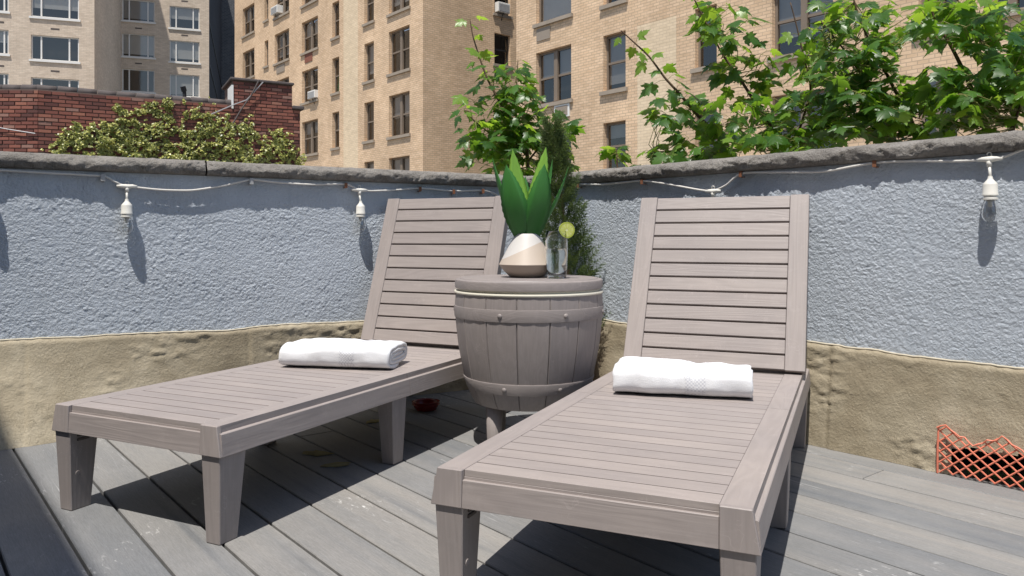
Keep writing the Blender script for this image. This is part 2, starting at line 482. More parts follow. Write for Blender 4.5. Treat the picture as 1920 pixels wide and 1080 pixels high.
def build_parapet(name, label, P, d, n, s0, s1, fine0, fine1, seed, flare, seams, hole=None, stone=1.25, stone0=0.0):
    root = thing(name, label, 'wall', (P.x, P.y, 0.0), math.atan2(d.y, d.x))
    Minv = root.matrix_basis.copy() if False else (Matrix.Translation((P.x, P.y, 0)) @ Matrix.Rotation(math.atan2(d.y, d.x), 4, 'Z')).inverted()
    # local frame of the root: x along the wall, y = inwards away from the deck, z up
    # masonry core, stepped back behind the skirt
    mb = MB()
    mb.box(s0, s1, 0.012, 0.30, 0.30, ZC - 0.002)
    mb.box(s0, s1, 0.24, 0.30, ZB, 0.298)
    mb.build('masonry', M_core, root)
    # stucco with real relief
    step = 0.0033
    ns = int((fine1 - fine0) / step); nz = int((ZC - 0.29) / step)
    S, Z = np.meshgrid(np.linspace(fine0, fine1, ns), np.linspace(0.29, ZC, nz))
    w1 = fbm(S / 0.0085, Z / 0.0075, seed, 3, 0.55)
    w2 = fbm(S / 0.03 + 3, Z / 0.02, seed + 9, 3)
    lumps = np.clip((w1 - 0.46) * 3.6, -0.9, 0.8)
    rel = (0.35 + 1.4 * np.clip(fbm(S / 0.16, Z / 0.12, seed + 25, 3) - 0.2, 0, 1)) * 0.0013 * lumps * (0.55 + 0.9 * w2) + 0.0012 * (w2 - 0.5) + 0.010 * (fbm(S / 0.5, Z / 0.4, seed + 20, 2) - 0.5)
    o = gridmesh('stucco', S, -rel, Z, M_stucco, root)
    for a, b in ((s0, fine0), (fine1, s1)):
        if b - a > 0.02:
            q = MB(); q.box(a, b, -0.002, 0.01, 0.29, ZC - 0.001); q.build('stucco_end', M_stucco, root)
    # membrane skirt, lapped up the wall
    step = 0.007
    ns = int((fine1 - fine0) / step); 
    sv = np.linspace(fine0, fine1, ns); tv = np.linspace(0, 1, 52)
    S, T = np.meshgrid(sv, tv)
    top = ZS + 0.012 * (fbm(sv / 0.35, sv * 0 + 1, seed + 31, 3) - 0.5) * 2 + 0.004 * (vn(sv / 0.03, sv * 0, seed + 33) - 0.5)
    Zs = T * top[None, :]
    fl = np.array([flare(s) for s in sv])[None, :]
    off = 0.014 + fl * (1 - T) ** 1.25
    big = fbm(S / 0.16, Zs / 0.11, seed + 40, 4)
    wr = fbm(S / 0.030, Zs / 0.014, seed + 44, 4)
    off = off + 0.010 * (big - 0.5) + 0.0045 * np.clip((wr - 0.52) * 4, -0.3, 1) * np.clip((fbm(S / 0.2, Zs / 0.2, seed + 48, 2) - 0.42) * 5, 0, 1)
    for q in seams:
        dd = S - q
        off = off + 0.005 / (1 + np.exp(-dd / 0.002)) * np.exp(-np.clip(dd, 0, None) / 0.25) - 0.004 * np.exp(-(dd / 0.006) ** 2)
    off = np.maximum(off, 0.005)
    off[-1] = 0.002
    off[-2] = np.maximum(off[-2] * 0.8, 0.004)
    keep = None
    if hole:
        sc = (S[:-1, :-1] + S[1:, 1:]) / 2; zc = (Zs[:-1, :-1] + Zs[1:, 1:]) / 2
        keep = ~((sc > hole[0]) & (sc < hole[1]) & (zc < hole[2] + 0.02 * (vn(sc / 0.03, zc * 0, 5) - 0.5) - 0.25 * np.clip(hole[0] + 0.03 - sc, 0, 1)))
    gridmesh('membrane_skirt', S, -off, Zs, M_skirt, root, keep)
    bd = MB(); bd.tube([(float(sv[q]), -0.004 - 0.002 * math.sin(q), float(top[q]) + 0.0005) for q in range(0, ns, 3)], 0.0036, 5); bd.build('sealant_bead', M_bead, root, smooth=True)
    # coping stones, rough quarry face
    ed = [s0]; x = stone0
    while x < s1:
        if x > s0 + 0.2: ed.append(x)
        x += stone
    if s1 - ed[-1] < 0.25: ed[-1] = s1
    else: ed.append(s1)
    for i in range(len(ed) - 1):
        a, b = ed[i] + 0.0025, ed[i + 1] - 0.0025
        m = max(8, int((b - a) / 0.0055))
        su = np.linspace(a, b, m)
        prof = [(0.02, 0.000), (0.000, 0.000), (-0.018, 0.001), (-0.025, 0.004), (-0.030, 0.009), (-0.033, 0.015), (-0.035, 0.021), (-0.036, 0.027), (-0.035, 0.034), (-0.033, 0.041), (-0.029, 0.047), (-0.023, 0.053), (-0.014, 0.058), (-0.003, 0.062), (0.012, 0.065), (0.05, 0.066), (0.15, 0.066), (0.25, 0.066), (0.34, 0.062), (0.35, 0.03), (0.35, 0.0), (0.02, -0.0005)]
        pl = np.cumsum([0] + [math.dist(prof[k], prof[k + 1]) for k in range(len(prof) - 1)])
        Su, Pi = np.meshgrid(su, np.arange(len(prof)))
        py = np.array([p[0] for p in prof])[Pi]; pz = 0.9 * np.array([p[1] for p in prof])[Pi]; pc = pl[Pi]
        nzv = fbm(Su / 0.055, pc / 0.03, seed + 60 + i, 4, 0.6) - 0.5
        chip = np.clip(fbm(Su / 0.11, pc / 0.05, seed + 70 + i, 3) - 0.5, -1, 1)
        k = np.where((pz > 0.001) & (py < 0.005), 1.0, np.where(py > 0.3, 0.3, 0.25))
        k = np.where((pz <= 0.001) & (py > -0.005), 0.0, k)
        rg = 1 - 2 * np.abs(fbm(Su / 0.03, pc / 0.022, seed + 90 + i, 3) - 0.5)
        py = py - k * (0.016 * nzv + 0.018 * chip) + k * 0.011 * np.clip(rg - 0.72, 0, 1) * 3.0 * vn(Su / 0.06, pc / 0.04, seed + 95)
        pz = pz + k * 0.012 * (fbm(Su / 0.04, pc / 0.03, seed + 80 + i, 3) - 0.5)
        st = gridmesh('coping_stone', Su, py, ZC + 0.001 + pz, M_coping, root)
        bm = bmesh.new(); bm.from_mesh(st.data)
        bmesh.ops.holes_fill(bm, edges=[e for e in bm.edges if e.is_boundary and abs(e.verts[0].co.x - e.verts[1].co.x) < 1e-6], sides=0)
        bmesh.ops.recalc_face_normals(bm, faces=bm.faces[:])
        bm.to_mesh(st.data); bm.free()
    return root

def flareL(s): return 0.012 + 0.155 * max(0.0, min(1.0, (0.75 - s) / 0.75)) ** 1.0
def flareR(s): return 0.03
def sL_of(u):  # wall coordinate met by a pixel column
    p = hit(u, CY, PL, nL); return (Vector((p.x, p.y)) - PL).dot(dL)
def sR_of(u):
    p = hit(u, CY, PR, nR); return (Vector((p.x, p.y)) - PR).dot(dR)

hs = sR_of(1792)
parL = build_parapet('parapet_wall', 'blue-grey stucco parapet with tan skirt, holding two hanging bulbs, red brick wall behind', PL, dL, nL,
                     S_L0, sLc - 0.0, -1.15, sLc - 0.001, 11, flareL, [sL_of(50), sL_of(466)], stone=1.3, stone0=sL_of(385) - 1.3)
parR = build_parapet('parapet_wall', 'blue-grey stucco parapet with orange netting at its foot, maple leaves behind', PR, dR, nR,
                     sRc + 0.0, S_R1, sRc + 0.001, 1.5, 57, flareR, [sR_of(1561)], hole=(hs, hs + 0.40, 0.088), stone=1.6, stone0=0.95)

# dark pocket behind the torn membrane
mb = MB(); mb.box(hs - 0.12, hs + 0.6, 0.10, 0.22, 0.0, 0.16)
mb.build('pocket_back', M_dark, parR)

# ------------------------------------------------------------------ deck planks
D = Vector((0.632, -0.775)).normalized(); NB = Vector((-D.y, D.x))
PITCH = 0.1325; OFF0 = 0.7263 - PITCH * 3
deck = bpy.data.objects.new('deck', None); COL.objects.link(deck); struct(deck)
deck.rotation_euler = (0, 0, math.atan2(D.y, D.x))
nmax = NB.dot(PR) - 0.006
GAP = 0.0066
def cutL(nv):   # along-plank coordinate where the plank line meets the left parapet (0.5 cm short)
    P = PL + nL * 0.004
    # point = NB*nv + D*t ; (point-P).nL = 0
    return (P.dot(nL) - NB.dot(nL) * nv) / D.dot(nL)
i0 = -13
for i in range(i0, 40):
    n0 = OFF0 + PITCH * i + GAP / 2; n1 = n0 + PITCH - GAP
    if n0 > nmax - 0.02: break
    n1 = min(n1, nmax)
    t0, t1 = cutL(n0), cutL(n1)
    cuts = []
    if i in (14, 11, 6, 3, 1, -3): cuts = [{14: -0.95, 11: -1.42, 6: -2.55, 3: -2.62, 1: 1.0, -3: 0.4}[i]]
    if n1 > 1.9 and i % 2 == 0: cuts = [-1.28 + 0.1 * (i % 3)]
    ends = [(t0, t1)] + [(c, c) for c in cuts] + [(3.4, 3.4)]
    for k in range(len(ends) - 1):
        a0, a1 = ends[k]; b0, b1 = ends[k + 1]
        if k > 0: a0 += 0.0015; a1 += 0.0015
        if k < len(ends) - 2: b0 -= 0.0015; b1 -= 0.0015
        if a0 > b0 - 0.05 or a1 > b1 - 0.05: continue
        dz = rng.uniform(-0.0008, 0.0)
        c = 0.0022
        mb = MB()
        bot = [(a0, n0, -0.024), (b0, n0, -0.024), (b1, n1, -0.024), (a1, n1, -0.024)]
        mid = [(a0, n0, -c + dz), (b0, n0, -c + dz), (b1, n1, -c + dz), (a1, n1, -c + dz)]
        tp = [(a0 + .001, n0 + c, dz), (b0 - .001, n0 + c, dz), (b1 - .001, n1 - c, dz), (a1 + .001, n1 - c, dz)]
        mb.add(bot + mid + tp, [(3, 2, 1, 0), (8, 9, 10, 11)] + [(j, (j + 1) % 4, 4 + (j + 1) % 4, 4 + j) for j in range(4)] + [(4 + j, 4 + (j + 1) % 4, 8 + (j + 1) % 4, 8 + j) for j in range(4)])
        mb.build('plank', M_deck, deck)
mb = MB()   # joists and roof below the planks
a = PL + dL * S_L0; b = CORNER; c = PR + dR * S_R1
mb.add([(a.x, a.y, -0.03), (b.x, b.y, -0.03), (c.x, c.y, -0.03), (c.x - 1, -4, -0.03), (a.x - 1, -4, -0.03)], [(4, 3, 2, 1, 0)])
struct(mb.build('roof', plain('roof_membrane', (0.03, 0.03, 0.03), 0.9, 0.1)))

# unseen bulkhead added left of the frame, form guessed: its edge throws the shade on the outermost planks
el_t = math.tan(SUN_EL); HB = 5.0
shift = -(NB.dot(SH)) * HB / el_t
nb_edge = OFF0 + 0.006 + shift
bulk = thing('unseen_bulkhead', 'unseen bulkhead added beside the deck, shading the outermost planks', 'bulkhead', (0, 0, 0), math.atan2(D.y, D.x))
mb = MB(); mb.box(-4.7, 3.4, nb_edge - 3.0, nb_edge, -6.0, HB - 0.08); mb.build('wall', M_core, bulk)
mb = MB(); mb.box(-4.74, 3.44, nb_edge - 3.04, nb_edge + 0.0, HB - 0.078, HB); mb.build('roof_edge', M_tar, bulk)
# ------------------------------------------------------------------ buildings
def frame2(Pt, d):
    """root matrix for a facade: x along d, y away from the viewer, z up"""
    return (Pt.x, Pt.y, 0.0), math.atan2(d.y, d.x)

def facade(parent, Pl, ang, s0, s1, z0, z1, openings, mat, name='wall', depth=0.28, thick=0.35):
    """wall sheet with real openings and reveals, in the frame of parent moved to Pl and turned by ang"""
    ss = sorted(set([s0, s1] + [v for o in openings for v in o[:2]]))
    zs = sorted(set([z0, z1] + [v for o in openings for v in o[2:4]]))
    vs = []; fs = []; uv = []
    def quad(p, t):
        k = len(vs); vs.extend(p); fs.append((k, k + 1, k + 2, k + 3)); uv.extend(t)
    for i in range(len(ss) - 1):
        # merge vertically
        run = None
        for j in range(len(zs) - 1):
            cs = (ss[i] + ss[i + 1]) / 2; cz = (zs[j] + zs[j + 1]) / 2
            inside = any(o[0] < cs < o[1] and o[2] < cz < o[3] for o in openings)
            if not inside:
                if run is None: run = zs[j]
            if inside or j == len(zs) - 2:
                if run is not None:
                    zt = zs[j] if inside else zs[j + 1]
                    a, b = ss[i], ss[i + 1]
                    quad([(a, 0, run), (b, 0, run), (b, 0, zt), (a, 0, zt)], [(a, run), (b, run), (b, zt), (a, zt)])
                run = None
    for o in openings:
        a, b, c, e = o[:4]; q = depth
        quad([(a, 0, c), (a, 0, e), (a, q, e), (a, q, c)], [(a, c), (a, e), (a + q, e), (a + q, c)])
        quad([(b, 0, e), (b, 0, c), (b, q, c), (b, q, e)], [(b, e), (b, c), (b + q, c), (b + q, e)])
        quad([(a, 0, e), (b, 0, e), (b, q, e), (a, q, e)], [(a, e), (b, e), (b, e + q), (a, e + q)])
        quad([(b, 0, c), (a, 0, c), (a, q, c), (b, q, c)], [(b, c), (a, c), (a, c + q), (b, c + q)])
    me = bpy.data.meshes.new(name)
    me.from_pydata(vs, [], fs)
    ul = me.uv_layers.new(name='UVMap')
    ul.data.foreach_set('uv', np.array(uv, float).ravel())
    me.materials.append(mat)
    return place(name, me, parent, Pl, (0, 0, ang))

def window(parent, Pl, ang, o, kind='double', fm=None, blind=None, sill=True, depth=0.16, rail=True, sillmat=None, room=True):
    """frame (part) with panes, sill and blinds (sub-parts) filling opening o = s0,s1,z0,z1"""
    a, b, c, e = o[:4]
    w = b - a; h = e - c
    fw = min(0.075, w * 0.09)
    fm = fm or M_frame_br
    mb = MB(); y0, y1 = depth, depth + 0.07
    mb.box(a, b, y0, y1, c, c + fw); mb.box(a, b, y0, y1, e - fw, e)
    mb.box(a, a + fw, y0 + .002, y1 - .002, c + fw, e - fw); mb.box(b - fw, b, y0 + .002, y1 - .002, c + fw, e - fw)
    lites = []
    if kind == 'double':
        m = (a + b) / 2; mw = max(0.16, w * 0.10)
        mb.box(m - mw / 2, m + mw / 2, y0 - 0.04, y1 - .003, c + fw, e - fw)
        lites = [(a + fw, m - mw / 2), (m + mw / 2, b - fw)]
    elif kind == 'triple':
        q = w * 0.18
        for m in (a + fw + q, b - fw - q): mb.box(m - 0.045, m + 0.045, y0 - .01, y1 - .003, c + fw, e - fw)
        lites = [(a + fw, a + fw + q - .045), (a + fw + q + .045, b - fw - q - .045), (b - fw - q + .045, b - fw)]
    else:
        lites = [(a + fw, b - fw)]
    zm = c + h * 0.5
    if rail:
        for p, q in lites: mb.box(p, q, y0 + .004, y1 + .02, zm - 0.035, zm + 0.035)
    fr = mb.build('window', fm, parent, loc=Pl, rot=(0, 0, ang))
    pm = MB()
    for p, q in lites:
        for (zz0, zz1, yy) in (((c + fw, zm, y0 + 0.045), (zm, e - fw, y0 + 0.025)) if rail else ((c + fw, e - fw, y0 + 0.03),)):
            MB().add([(p, yy, zz0), (q, yy, zz0), (q, yy, zz1), (p, yy, zz1)], [(0, 1, 2, 3)]).build('pane', M_glass, fr)
    if sill:
        s = MB(); s.box(a - 0.10, b + 0.10, -0.09, depth - 0.002, c - 0.13, c - 0.002); s.build('sill', sillmat or M_stone, fr)
    if blind:
        bm_, frac, top = blind
        zz = (e - fw - (h - 2 * fw) * frac, e - fw) if top else (c + fw, c + fw + (h - 2 * fw) * frac)
        for p, q in lites:
            MB().add([(p - .02, y1 + 0.05, zz[0]), (q + .02, y1 + 0.05, zz[0]), (q + .02, y1 + 0.05, zz[1]), (p - .02, y1 + 0.05, zz[1])], [(0, 1, 2, 3)]).build('blind', bm_, fr)
    if room:
        k = MB(); yb = depth + 0.9
        k.add([(a - .3, yb, c - .3), (b + .3, yb, c - .3), (b + .3, yb, e + .3), (a - .3, yb, e + .3)], [(0, 1, 2, 3)])
        k.add([(a - .001, 0.283, c), (a - .3, yb, c - .3), (a - .3, yb, e + .3), (a - .001, 0.283, e)], [(0, 1, 2, 3)])
        k.add([(b + .001, 0.283, e), (b + .3, yb, e + .3), (b + .3, yb, c - .3), (b + .001, 0.283, c)], [(0, 1, 2, 3)])
        k.build('room', M_room, fr)
    return fr

class Face:
    """a facade line seen in the picture: pixel columns to metres along it"""
    def __init__(self, P, d):
        self.P = Vector(P); self.d = Vector(d).normalized(); self.n = Vector((self.d.y, -self.d.x)); self.ang = math.atan2(self.d.y, self.d.x)
    def s(self, u):
        p = hit(u, CY, self.P, self.n); return (Vector((p.x, p.y)) - self.P).dot(self.d)
    def z(self, u, v):
        return hit(u, v, self.P, self.n).z
    def op(self, u0, u1, v0, v1, vv=None):
        um = (u0 + u1) / 2
        s0, s1 = sorted((self.s(u0), self.s(u1)))
        return (s0, s1, self.z(um, v1), self.z(um, v0))
    def pt(self, s): return self.P + self.d * s

def airco(u, v, face, wpx, hpx, label):
    """window air conditioner: case, grille slats, bracket"""
    s0, s1 = face.s(u - wpx / 2), face.s(u + wpx / 2)
    if s0 > s1: s0, s1 = s1, s0
    z0, z1 = face.z(u, v + hpx / 2), face.z(u, v - hpx / 2)
    p = face.pt((s0 + s1) / 2)
    r = thing('air_conditioner', label, 'air conditioner', (p.x, p.y, z0), face.ang)
    w = (s1 - s0) / 2; h = z1 - z0
    MB().box(-w, w, -0.22, 0.26, 0, h).build('case', M_white, r, bevel=0.012)
    g = MB()
    for k in range(6): g.box(-w * 0.86, w * 0.86, -0.232, -0.221, h * (0.12 + 0.13 * k), h * (0.19 + 0.13 * k))
    g.build('grille', M_metal, r)
    MB().tube([(0, -0.15, 0.0), (0, 0.0, -h * 0.75)], 0.02, 5).build('bracket', M_iron, r)
    return r

# ---- buff brick apartment house (left wing with a return)
dF = Vector((0.6425, -0.766)).normalized()         # along the faces, towards the right and nearer
YC = 34.0
CB = Vector(((793 - CX) / F * YC, YC))
fA = Face(CB, dF)                                  # long face, s < 0
dQ = Vector((0.766, 0.6425)).normalized()
fB = Face(CB, dQ)                                  # return, s > 0
bA = thing('apartment_building', 'buff brick apartment house with pale vertical brick strip and soot-stained return wall', 'building', (0, 0, 0))
opsA = []
dbl = [(455, 477, 11, 64), (455, 477, 94, 146), (515, 542, -26, 28), (515, 542, 59, 115), (515, 542, 148, 203), (566, 596, -58, 5), (566, 596, 36, 95), (566, 596, 129, 190), (566, 596, 226, 289),
       (729, 768, -58, 20), (729, 768, 53, 134), (729, 768, 175, 254), (729, 768, 294, 372)]
sng = [(496, 503, -10, 38), (496, 503, 76, 124), (623, 636, 3, 70), (623, 636, 108, 174), (623, 636, 210, 277), (623, 636, 313, 380), (683, 701, -34, 42), (683, 701, 80, 152), (683, 701, 191, 264), (683, 701, 303, 376)]
blk = [(M_blind, 0.5, True), None, (M_blind, 0.35, True), (M_blind, 0.8, True), None, (M_blind, 0.55, True)]
PA = (CB.x, CB.y, 0)
for i, w in enumerate(dbl): opsA.append((fA.op(*w), 'double', blk[i % 6]))
for i, w in enumerate(sng): opsA.append((fA.op(*w), 'single', (M_green, 0.5, False) if w[0] == 623 and w[2] == 108 else blk[(i + 2) % 6]))
sEnd = fA.s(440)
strip0, strip1 = sorted((fA.s(644), fA.s(671)))
left_ops = [o[0] for o in opsA if o[0][1] < strip0]; right_ops = [o[0] for o in opsA if o[0][0] > strip1]
facade(bA, PA, fA.ang, sEnd, strip0, ZB, 30, left_ops, M_buff)
facade(bA, PA, fA.ang, strip0, strip1, ZB, 30, [], M_buff_lt, 'pale_brick_strip')
facade(bA, PA, fA.ang, strip1, 0.0, ZB, 30, right_ops, M_buff)
for o, k, b in opsA: window(bA, PA, fA.ang, o, k, M_frame_br, b)
opsB = [fB.op(927, 957, -40, 28), fB.op(927, 957, 64, 122)]
facade(bA, PA, fB.ang, 0.0, 9.0, ZB, 30, opsB, M_buff)
for o in opsB: window(bA, PA, fB.ang, o, 'single', M_frame_dk, None)
MB().box(sEnd, 0, 0.01, 9, 29.9, 30.1).build('roof', M_tar, bA, loc=PA, rot=(0, 0, fA.ang))
def panel(parent, face, P3, u0, u1, v0, v1, mat, name, t=0.03):
    o = face.op(u0, u1, v0, v1)
    MB().box(o[0], o[1], -t, 0.02, o[2], o[3]).build(name, mat, parent, loc=P3, rot=(0, 0, face.ang))
panel(bA, fA, PA, 572, 586, 98, 116, M_redvent, 'vent_panel')
panel(bA, fA, PA, 519, 534, 122, 136, M_vent, 'vent_panel')
airco(590, 178, fA, 13, 14, 'small white air conditioner in a twin window above the red brick chimney stack')
airco(520, 20, fA, 12, 14, 'grey air conditioner high in a twin window left of the pale brick strip')
airco(940, 16, fB, 22, 18, 'white air conditioner with black bracket in the soot-stained return wall')

# ---- nearer buff brick block on the right
Y2 = 28.6
CB2 = Vector(((968 - CX) / F * Y2, Y2))
fC = Face(CB2, dF)
bC = thing('apartment_building', 'nearer buff brick apartment block rising behind the maple trees', 'building', (0, 0, 0))
PC = (CB2.x, CB2.y, 0)
wC = [((1005, 1071, -60, 36), 'plain', (M_blind, 0.95, True)), ((1005, 1071, 91, 192), 'double', (M_blind, 0.5, True)), ((1005, 1071, 248, 350), 'double', None),
      ((1131, 1173, -100, 5), 'single', None), ((1131, 1173, 62, 168), 'single', (M_blind, 0.9, True)), ((1131, 1173, 228, 318), 'single', (M_blind, 0.3, True)),
      ((1303, 1344, 12, 125), 'single', (M_blind, 0.4, True)), ((1303, 1344, 204, 315), 'single', None),
      ((1447, 1562, -40, 98), 'double', (M_blind, 0.75, True)), ((1447, 1562, 172, 300), 'double', None),
      ((1722, 1795, -110, 50), 'double', None), ((1722, 1795, 140, 290), 'double', (M_blind, 0.4, True)), ((1860, 1930, -80, 20), 'double', None)]
opsC = [(fC.op(*w), k, b) for w, k, b in wC]
p0, p1 = fC.s(1195), fC.s(1268)
facade(bC, PC, fC.ang, 0.0, p0, ZB, 26, [o[0] for o in opsC if o[0][1] < p0], M_buff)
zsp = [fC.z(1230, 205), fC.z(1230, 40)]
facade(bC, PC, fC.ang, p0, p1, ZB, zsp[1], [], M_buff_lt, 'pale_brick_strip')
facade(bC, PC, fC.ang, p0, p1, zsp[1], 26, [], M_buff)
facade(bC, PC, fC.ang, p1, fC.s(2060), ZB, 26, [o[0] for o in opsC if o[0][0] > p1], M_buff)
for o, k, b in opsC: window(bC, PC, fC.ang, o, k, M_frame_br, b, rail=(k != 'plain'))
MB().box(0.0, fC.s(2060), 0.01, 9, 25.9, 26.1).build('roof', M_tar, bC, loc=PC, rot=(0, 0, fC.ang))
sd = MB(); sd.box(-0.0, 0.3, 0.36, 12, ZB, 25.9); sd.build('side_wall', M_core, bC, loc=PC, rot=(0, 0, fC.ang))
panel(bC, fC, PC, 1007, 1032, 52, 75, M_vent, 'vent_panel')
panel(bC, fC, PC, 1041, 1069, 196, 220, M_white, 'vent_frame', 0.05)
panel(bC, fC, PC, 1044, 1066, 199, 217, M_vent, 'vent_grille', 0.06)

# ---- tan apartment tower far left, stepped, and the dark house beside it
dT = Vector((0.947, 0.321)).normalized(); dTr = Vector((-0.321, 0.947)).normalized()
PT = Vector(((100 - CX) / F * 50, 50)); fT = Face(PT, dT)
bT = thing('apartment_building', 'tall tan brick apartment house with white framed three-light windows', 'building', (0, 0, 0))
PT3 = (PT.x, PT.y, 0)
wT = [(-18, 16, -28, 21), (-18, 16, 55, 101), (-18, 16, 137, 183), (58, 148, -12, 34), (58, 148, 68, 114), (58, 148, 147, 193)]
o1 = [fT.op(*w) for w in wT]; sT = fT.s(177)
TH = 31.5
facade(bT, PT3, fT.ang, -16, sT, ZB, TH, o1, M_tan)
P177 = fT.pt(sT)
LQ = 11.0
facade(bT, (P177.x, P177.y, 0), math.atan2(dTr.y, dTr.x), 0, LQ, ZB, TH, [], M_tan)
Q = P177 + dTr * LQ; fU = Face(Q, dT); Q3 = (Q.x, Q.y, 0)
wU = [(229, 290, 0, 40), (229, 290, 64, 107), (229, 290, 130, 172), (318, 374, 13, 54), (318, 374, 77, 117), (318, 374, 140, 181)]
o2 = [fU.op(*w) for w in wU]
sU = fU.s(392)
facade(bT, Q3, fU.ang, 0, sU, ZB, TH + 3, o2, M_tan)
bl = [None, (M_blind_wh, 0.5, True), None, (M_blind_wh, 0.62, True), None, None]
bl2 = [(M_blind, 0.9, True), (M_blind_wh, 0.9, True), None, (M_blind_wh, 0.55, True), (M_blind_wh, 0.85, True), (M_blind_wh, 0.95, True)]
for o, b in zip(o1, bl): window(bT, PT3, fT.ang, o, 'triple', M_frame_wh, b, rail=False, depth=0.10, sillmat=M_frame_wh)
for o, b in zip(o2, bl2): window(bT, Q3, fU.ang, o, 'triple', M_frame_wh, b, rail=False, depth=0.10, sillmat=M_frame_wh)
for fc, P3, ops in ((fT, PT3, o1), (fU, Q3, o2)):
    for o in ops:
        m = (o[0] + o[1]) / 2
        MB().box(m - 0.25, m + 0.25, -0.012, 0.01, o[3] + 0.42, o[3] + 0.52).build('vent_slot', M_tar, bT, loc=P3, rot=(0, 0, fc.ang))
MB().box(-16, sT, 0.01, LQ + 6, TH - 0.1, TH).build('roof', M_tar, bT, loc=PT3, rot=(0, 0, fT.ang))
E = fU.pt(sU)
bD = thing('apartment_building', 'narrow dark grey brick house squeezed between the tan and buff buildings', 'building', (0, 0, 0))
facade(bD, (E.x, E.y, 0), math.atan2(dTr.y, dTr.x), 0.03, 28, ZB, TH, [], M_black, 'black_wall')  # return wall in a darker brick tone than the grey face
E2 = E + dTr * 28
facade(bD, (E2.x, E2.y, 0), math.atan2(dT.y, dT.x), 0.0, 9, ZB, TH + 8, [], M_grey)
for k in range(2):
    z = hit(400, 84 + 70 * k, E, Vector((dTr.y, -dTr.x))).z
    MB().box(0.05, 27.9, -0.06, 0.0, z - 0.12, z + 0.12).build('ledge', M_iron, bD, loc=(E.x, E.y, 0), rot=(0, 0, math.atan2(dTr.y, dTr.x)))

# ---- red brick wall with ivy
dK = Vector((0.88, 0.474)).normalized()
PK = Vector(((300 - CX) / F * 14.4, 14.4)); fK = Face(PK, dK)
bK = thing('brick_building', 'low red brick building with raised chimney stack and ivy on its wall', 'building', (PK.x, PK.y, 0), fK.ang)
k0, k1, k2, k3 = fK.s(71), fK.s(437), fK.s(548), fK.s(563)
zt = fK.z(71, 165); ztr = fK.z(490, 153)
core = MB()
core.box(k0, k3, 0.02, 4.0, ZB, zt - 0.02)
core.box(k1, k2, 0.021, 1.1, zt - 0.02, ztr - 0.02)
core.build('wall', M_mortar, bK)
ang_l = -fK.ang + R(1.5)
mb = MB(); mb.box(-4.0, 0.0, 0.02, 3.0, ZB, zt - 0.02); mb.build('wall', M_mortar, bK, loc=(k0, 0.0, 0), rot=(0, 0, ang_l))

def red_brick_mat():
    m = NT('red_brick', 0.9, 0.15)
    at_ = m.n('Attribute', _attribute_name='tint').outputs['Fac']
    c = m.ramp(at_, [(0.0, (0.10, 0.048, 0.042)), (0.35, (0.19, 0.075, 0.058)), (0.65, (0.25, 0.098, 0.072)), (0.9, (0.32, 0.14, 0.095)), (1.0, (0.25, 0.17, 0.145))])
    v = m.coord()
    c = m.mix(m.fl(m.noise(v, 1.1, 4), 0.5, 0.75, 0, 0.45), c, (0.12, 0.075, 0.065))
    c = m.mix(1.0, c, m.mix(m.noise(v, 40.0, 3), (0.8, 0.8, 0.8), (1.2, 1.2, 1.2)), 'MULTIPLY')
    m.color(c); m.bump(m.noise(v, 60.0, 4), 0.4, 0.004)
    return m.m
M_redbrick = red_brick_mat()
def bricks(parent, s0, s1, z0, z1, loc=None, rot=None, seed=1):
    """brick faces standing proud of the mortar, joined because each is only a few pixels high"""
    r = np.random.default_rng(seed)
    mb = MB(); tint = []
    row = 0; z = z1 - 0.066
    while z > z0:
        x = s0 - (0.11 if row % 2 else 0.0)
        while x < s1:
            a, b = max(x + 0.005, s0), min(x + 0.21 - 0.005, s1)
            if b - a > 0.03:
                j = r.uniform(-0.006, 0.006); t = r.random()
                mb.add([(a, 0.022, z), (b, 0.022, z), (b, 0.022, z + 0.056), (a, 0.022, z + 0.056),
                        (a + .003, j, z + .003), (b - .003, j, z + .003), (b - .003, j, z + .053), (a + .003, j, z + .053)],
                       [(4, 5, 6, 7), (0, 1, 5, 4), (1, 2, 6, 5), (2, 3, 7, 6), (3, 0, 4, 7)])
                tint += [t] * 8
            x += 0.21
        z -= 0.068; row += 1
    me = mb.mesh('bricks', M_redbrick)
    at_ = me.attributes.new('tint', 'FLOAT', 'POINT'); at_.data.foreach_set('value', np.array(tint, np.float32))
    return stuff(place('brick_courses', me, parent, loc, rot))
bricks(bK, k0, k3, 1.2, zt - 0.03, seed=3)
bricks(bK, k1, k2, zt - 0.03, ztr - 0.03, seed=4)
bricks(bK, -2.6, 0.0, 1.2, zt - 0.03, loc=(k0, 0.0, 0), rot=(0, 0, ang_l), seed=5)
# roof edge tiles, one by one
x = k0 - 0.02
me_tile = MB().tube([(0, 0.10, 0), (0.30, 0.10, 0)], [0.075, 0.07], 10).mesh('edge_tile', M_tar, True)
while x < k1 - 0.1:
    place('edge_tile', me_tile, bK, (x, 0, zt + 0.005 + random.uniform(-.008, .008)), (0, 0, random.uniform(-.02, .02))); x += 0.315
x = -0.32
for k in range(8):
    place('edge_tile', me_tile, bK, (k0 + x * math.cos(ang_l), x * math.sin(ang_l), zt + 0.005), (0, 0, ang_l)); x -= 0.315
cap = MB()
cap.box(k1 - 0.06, k2 + 0.03, -0.05, 1.15, ztr - 0.022, ztr + 0.03)
cap.build('stack_cap', M_tar, bK, bevel=0.012)
MB().box(k2 - 0.0, k3 + 0.07, -0.06, 0.5, zt - 0.018, zt + 0.05).build('corbel', M_tar, bK, bevel=0.012)
MB().box(k1 - 0.03, k1 + 0.005, -0.02, 0.5, zt - 0.1, zt + 0.36).build('flashing', M_white, bK)
zp = fK.z(347, 182)
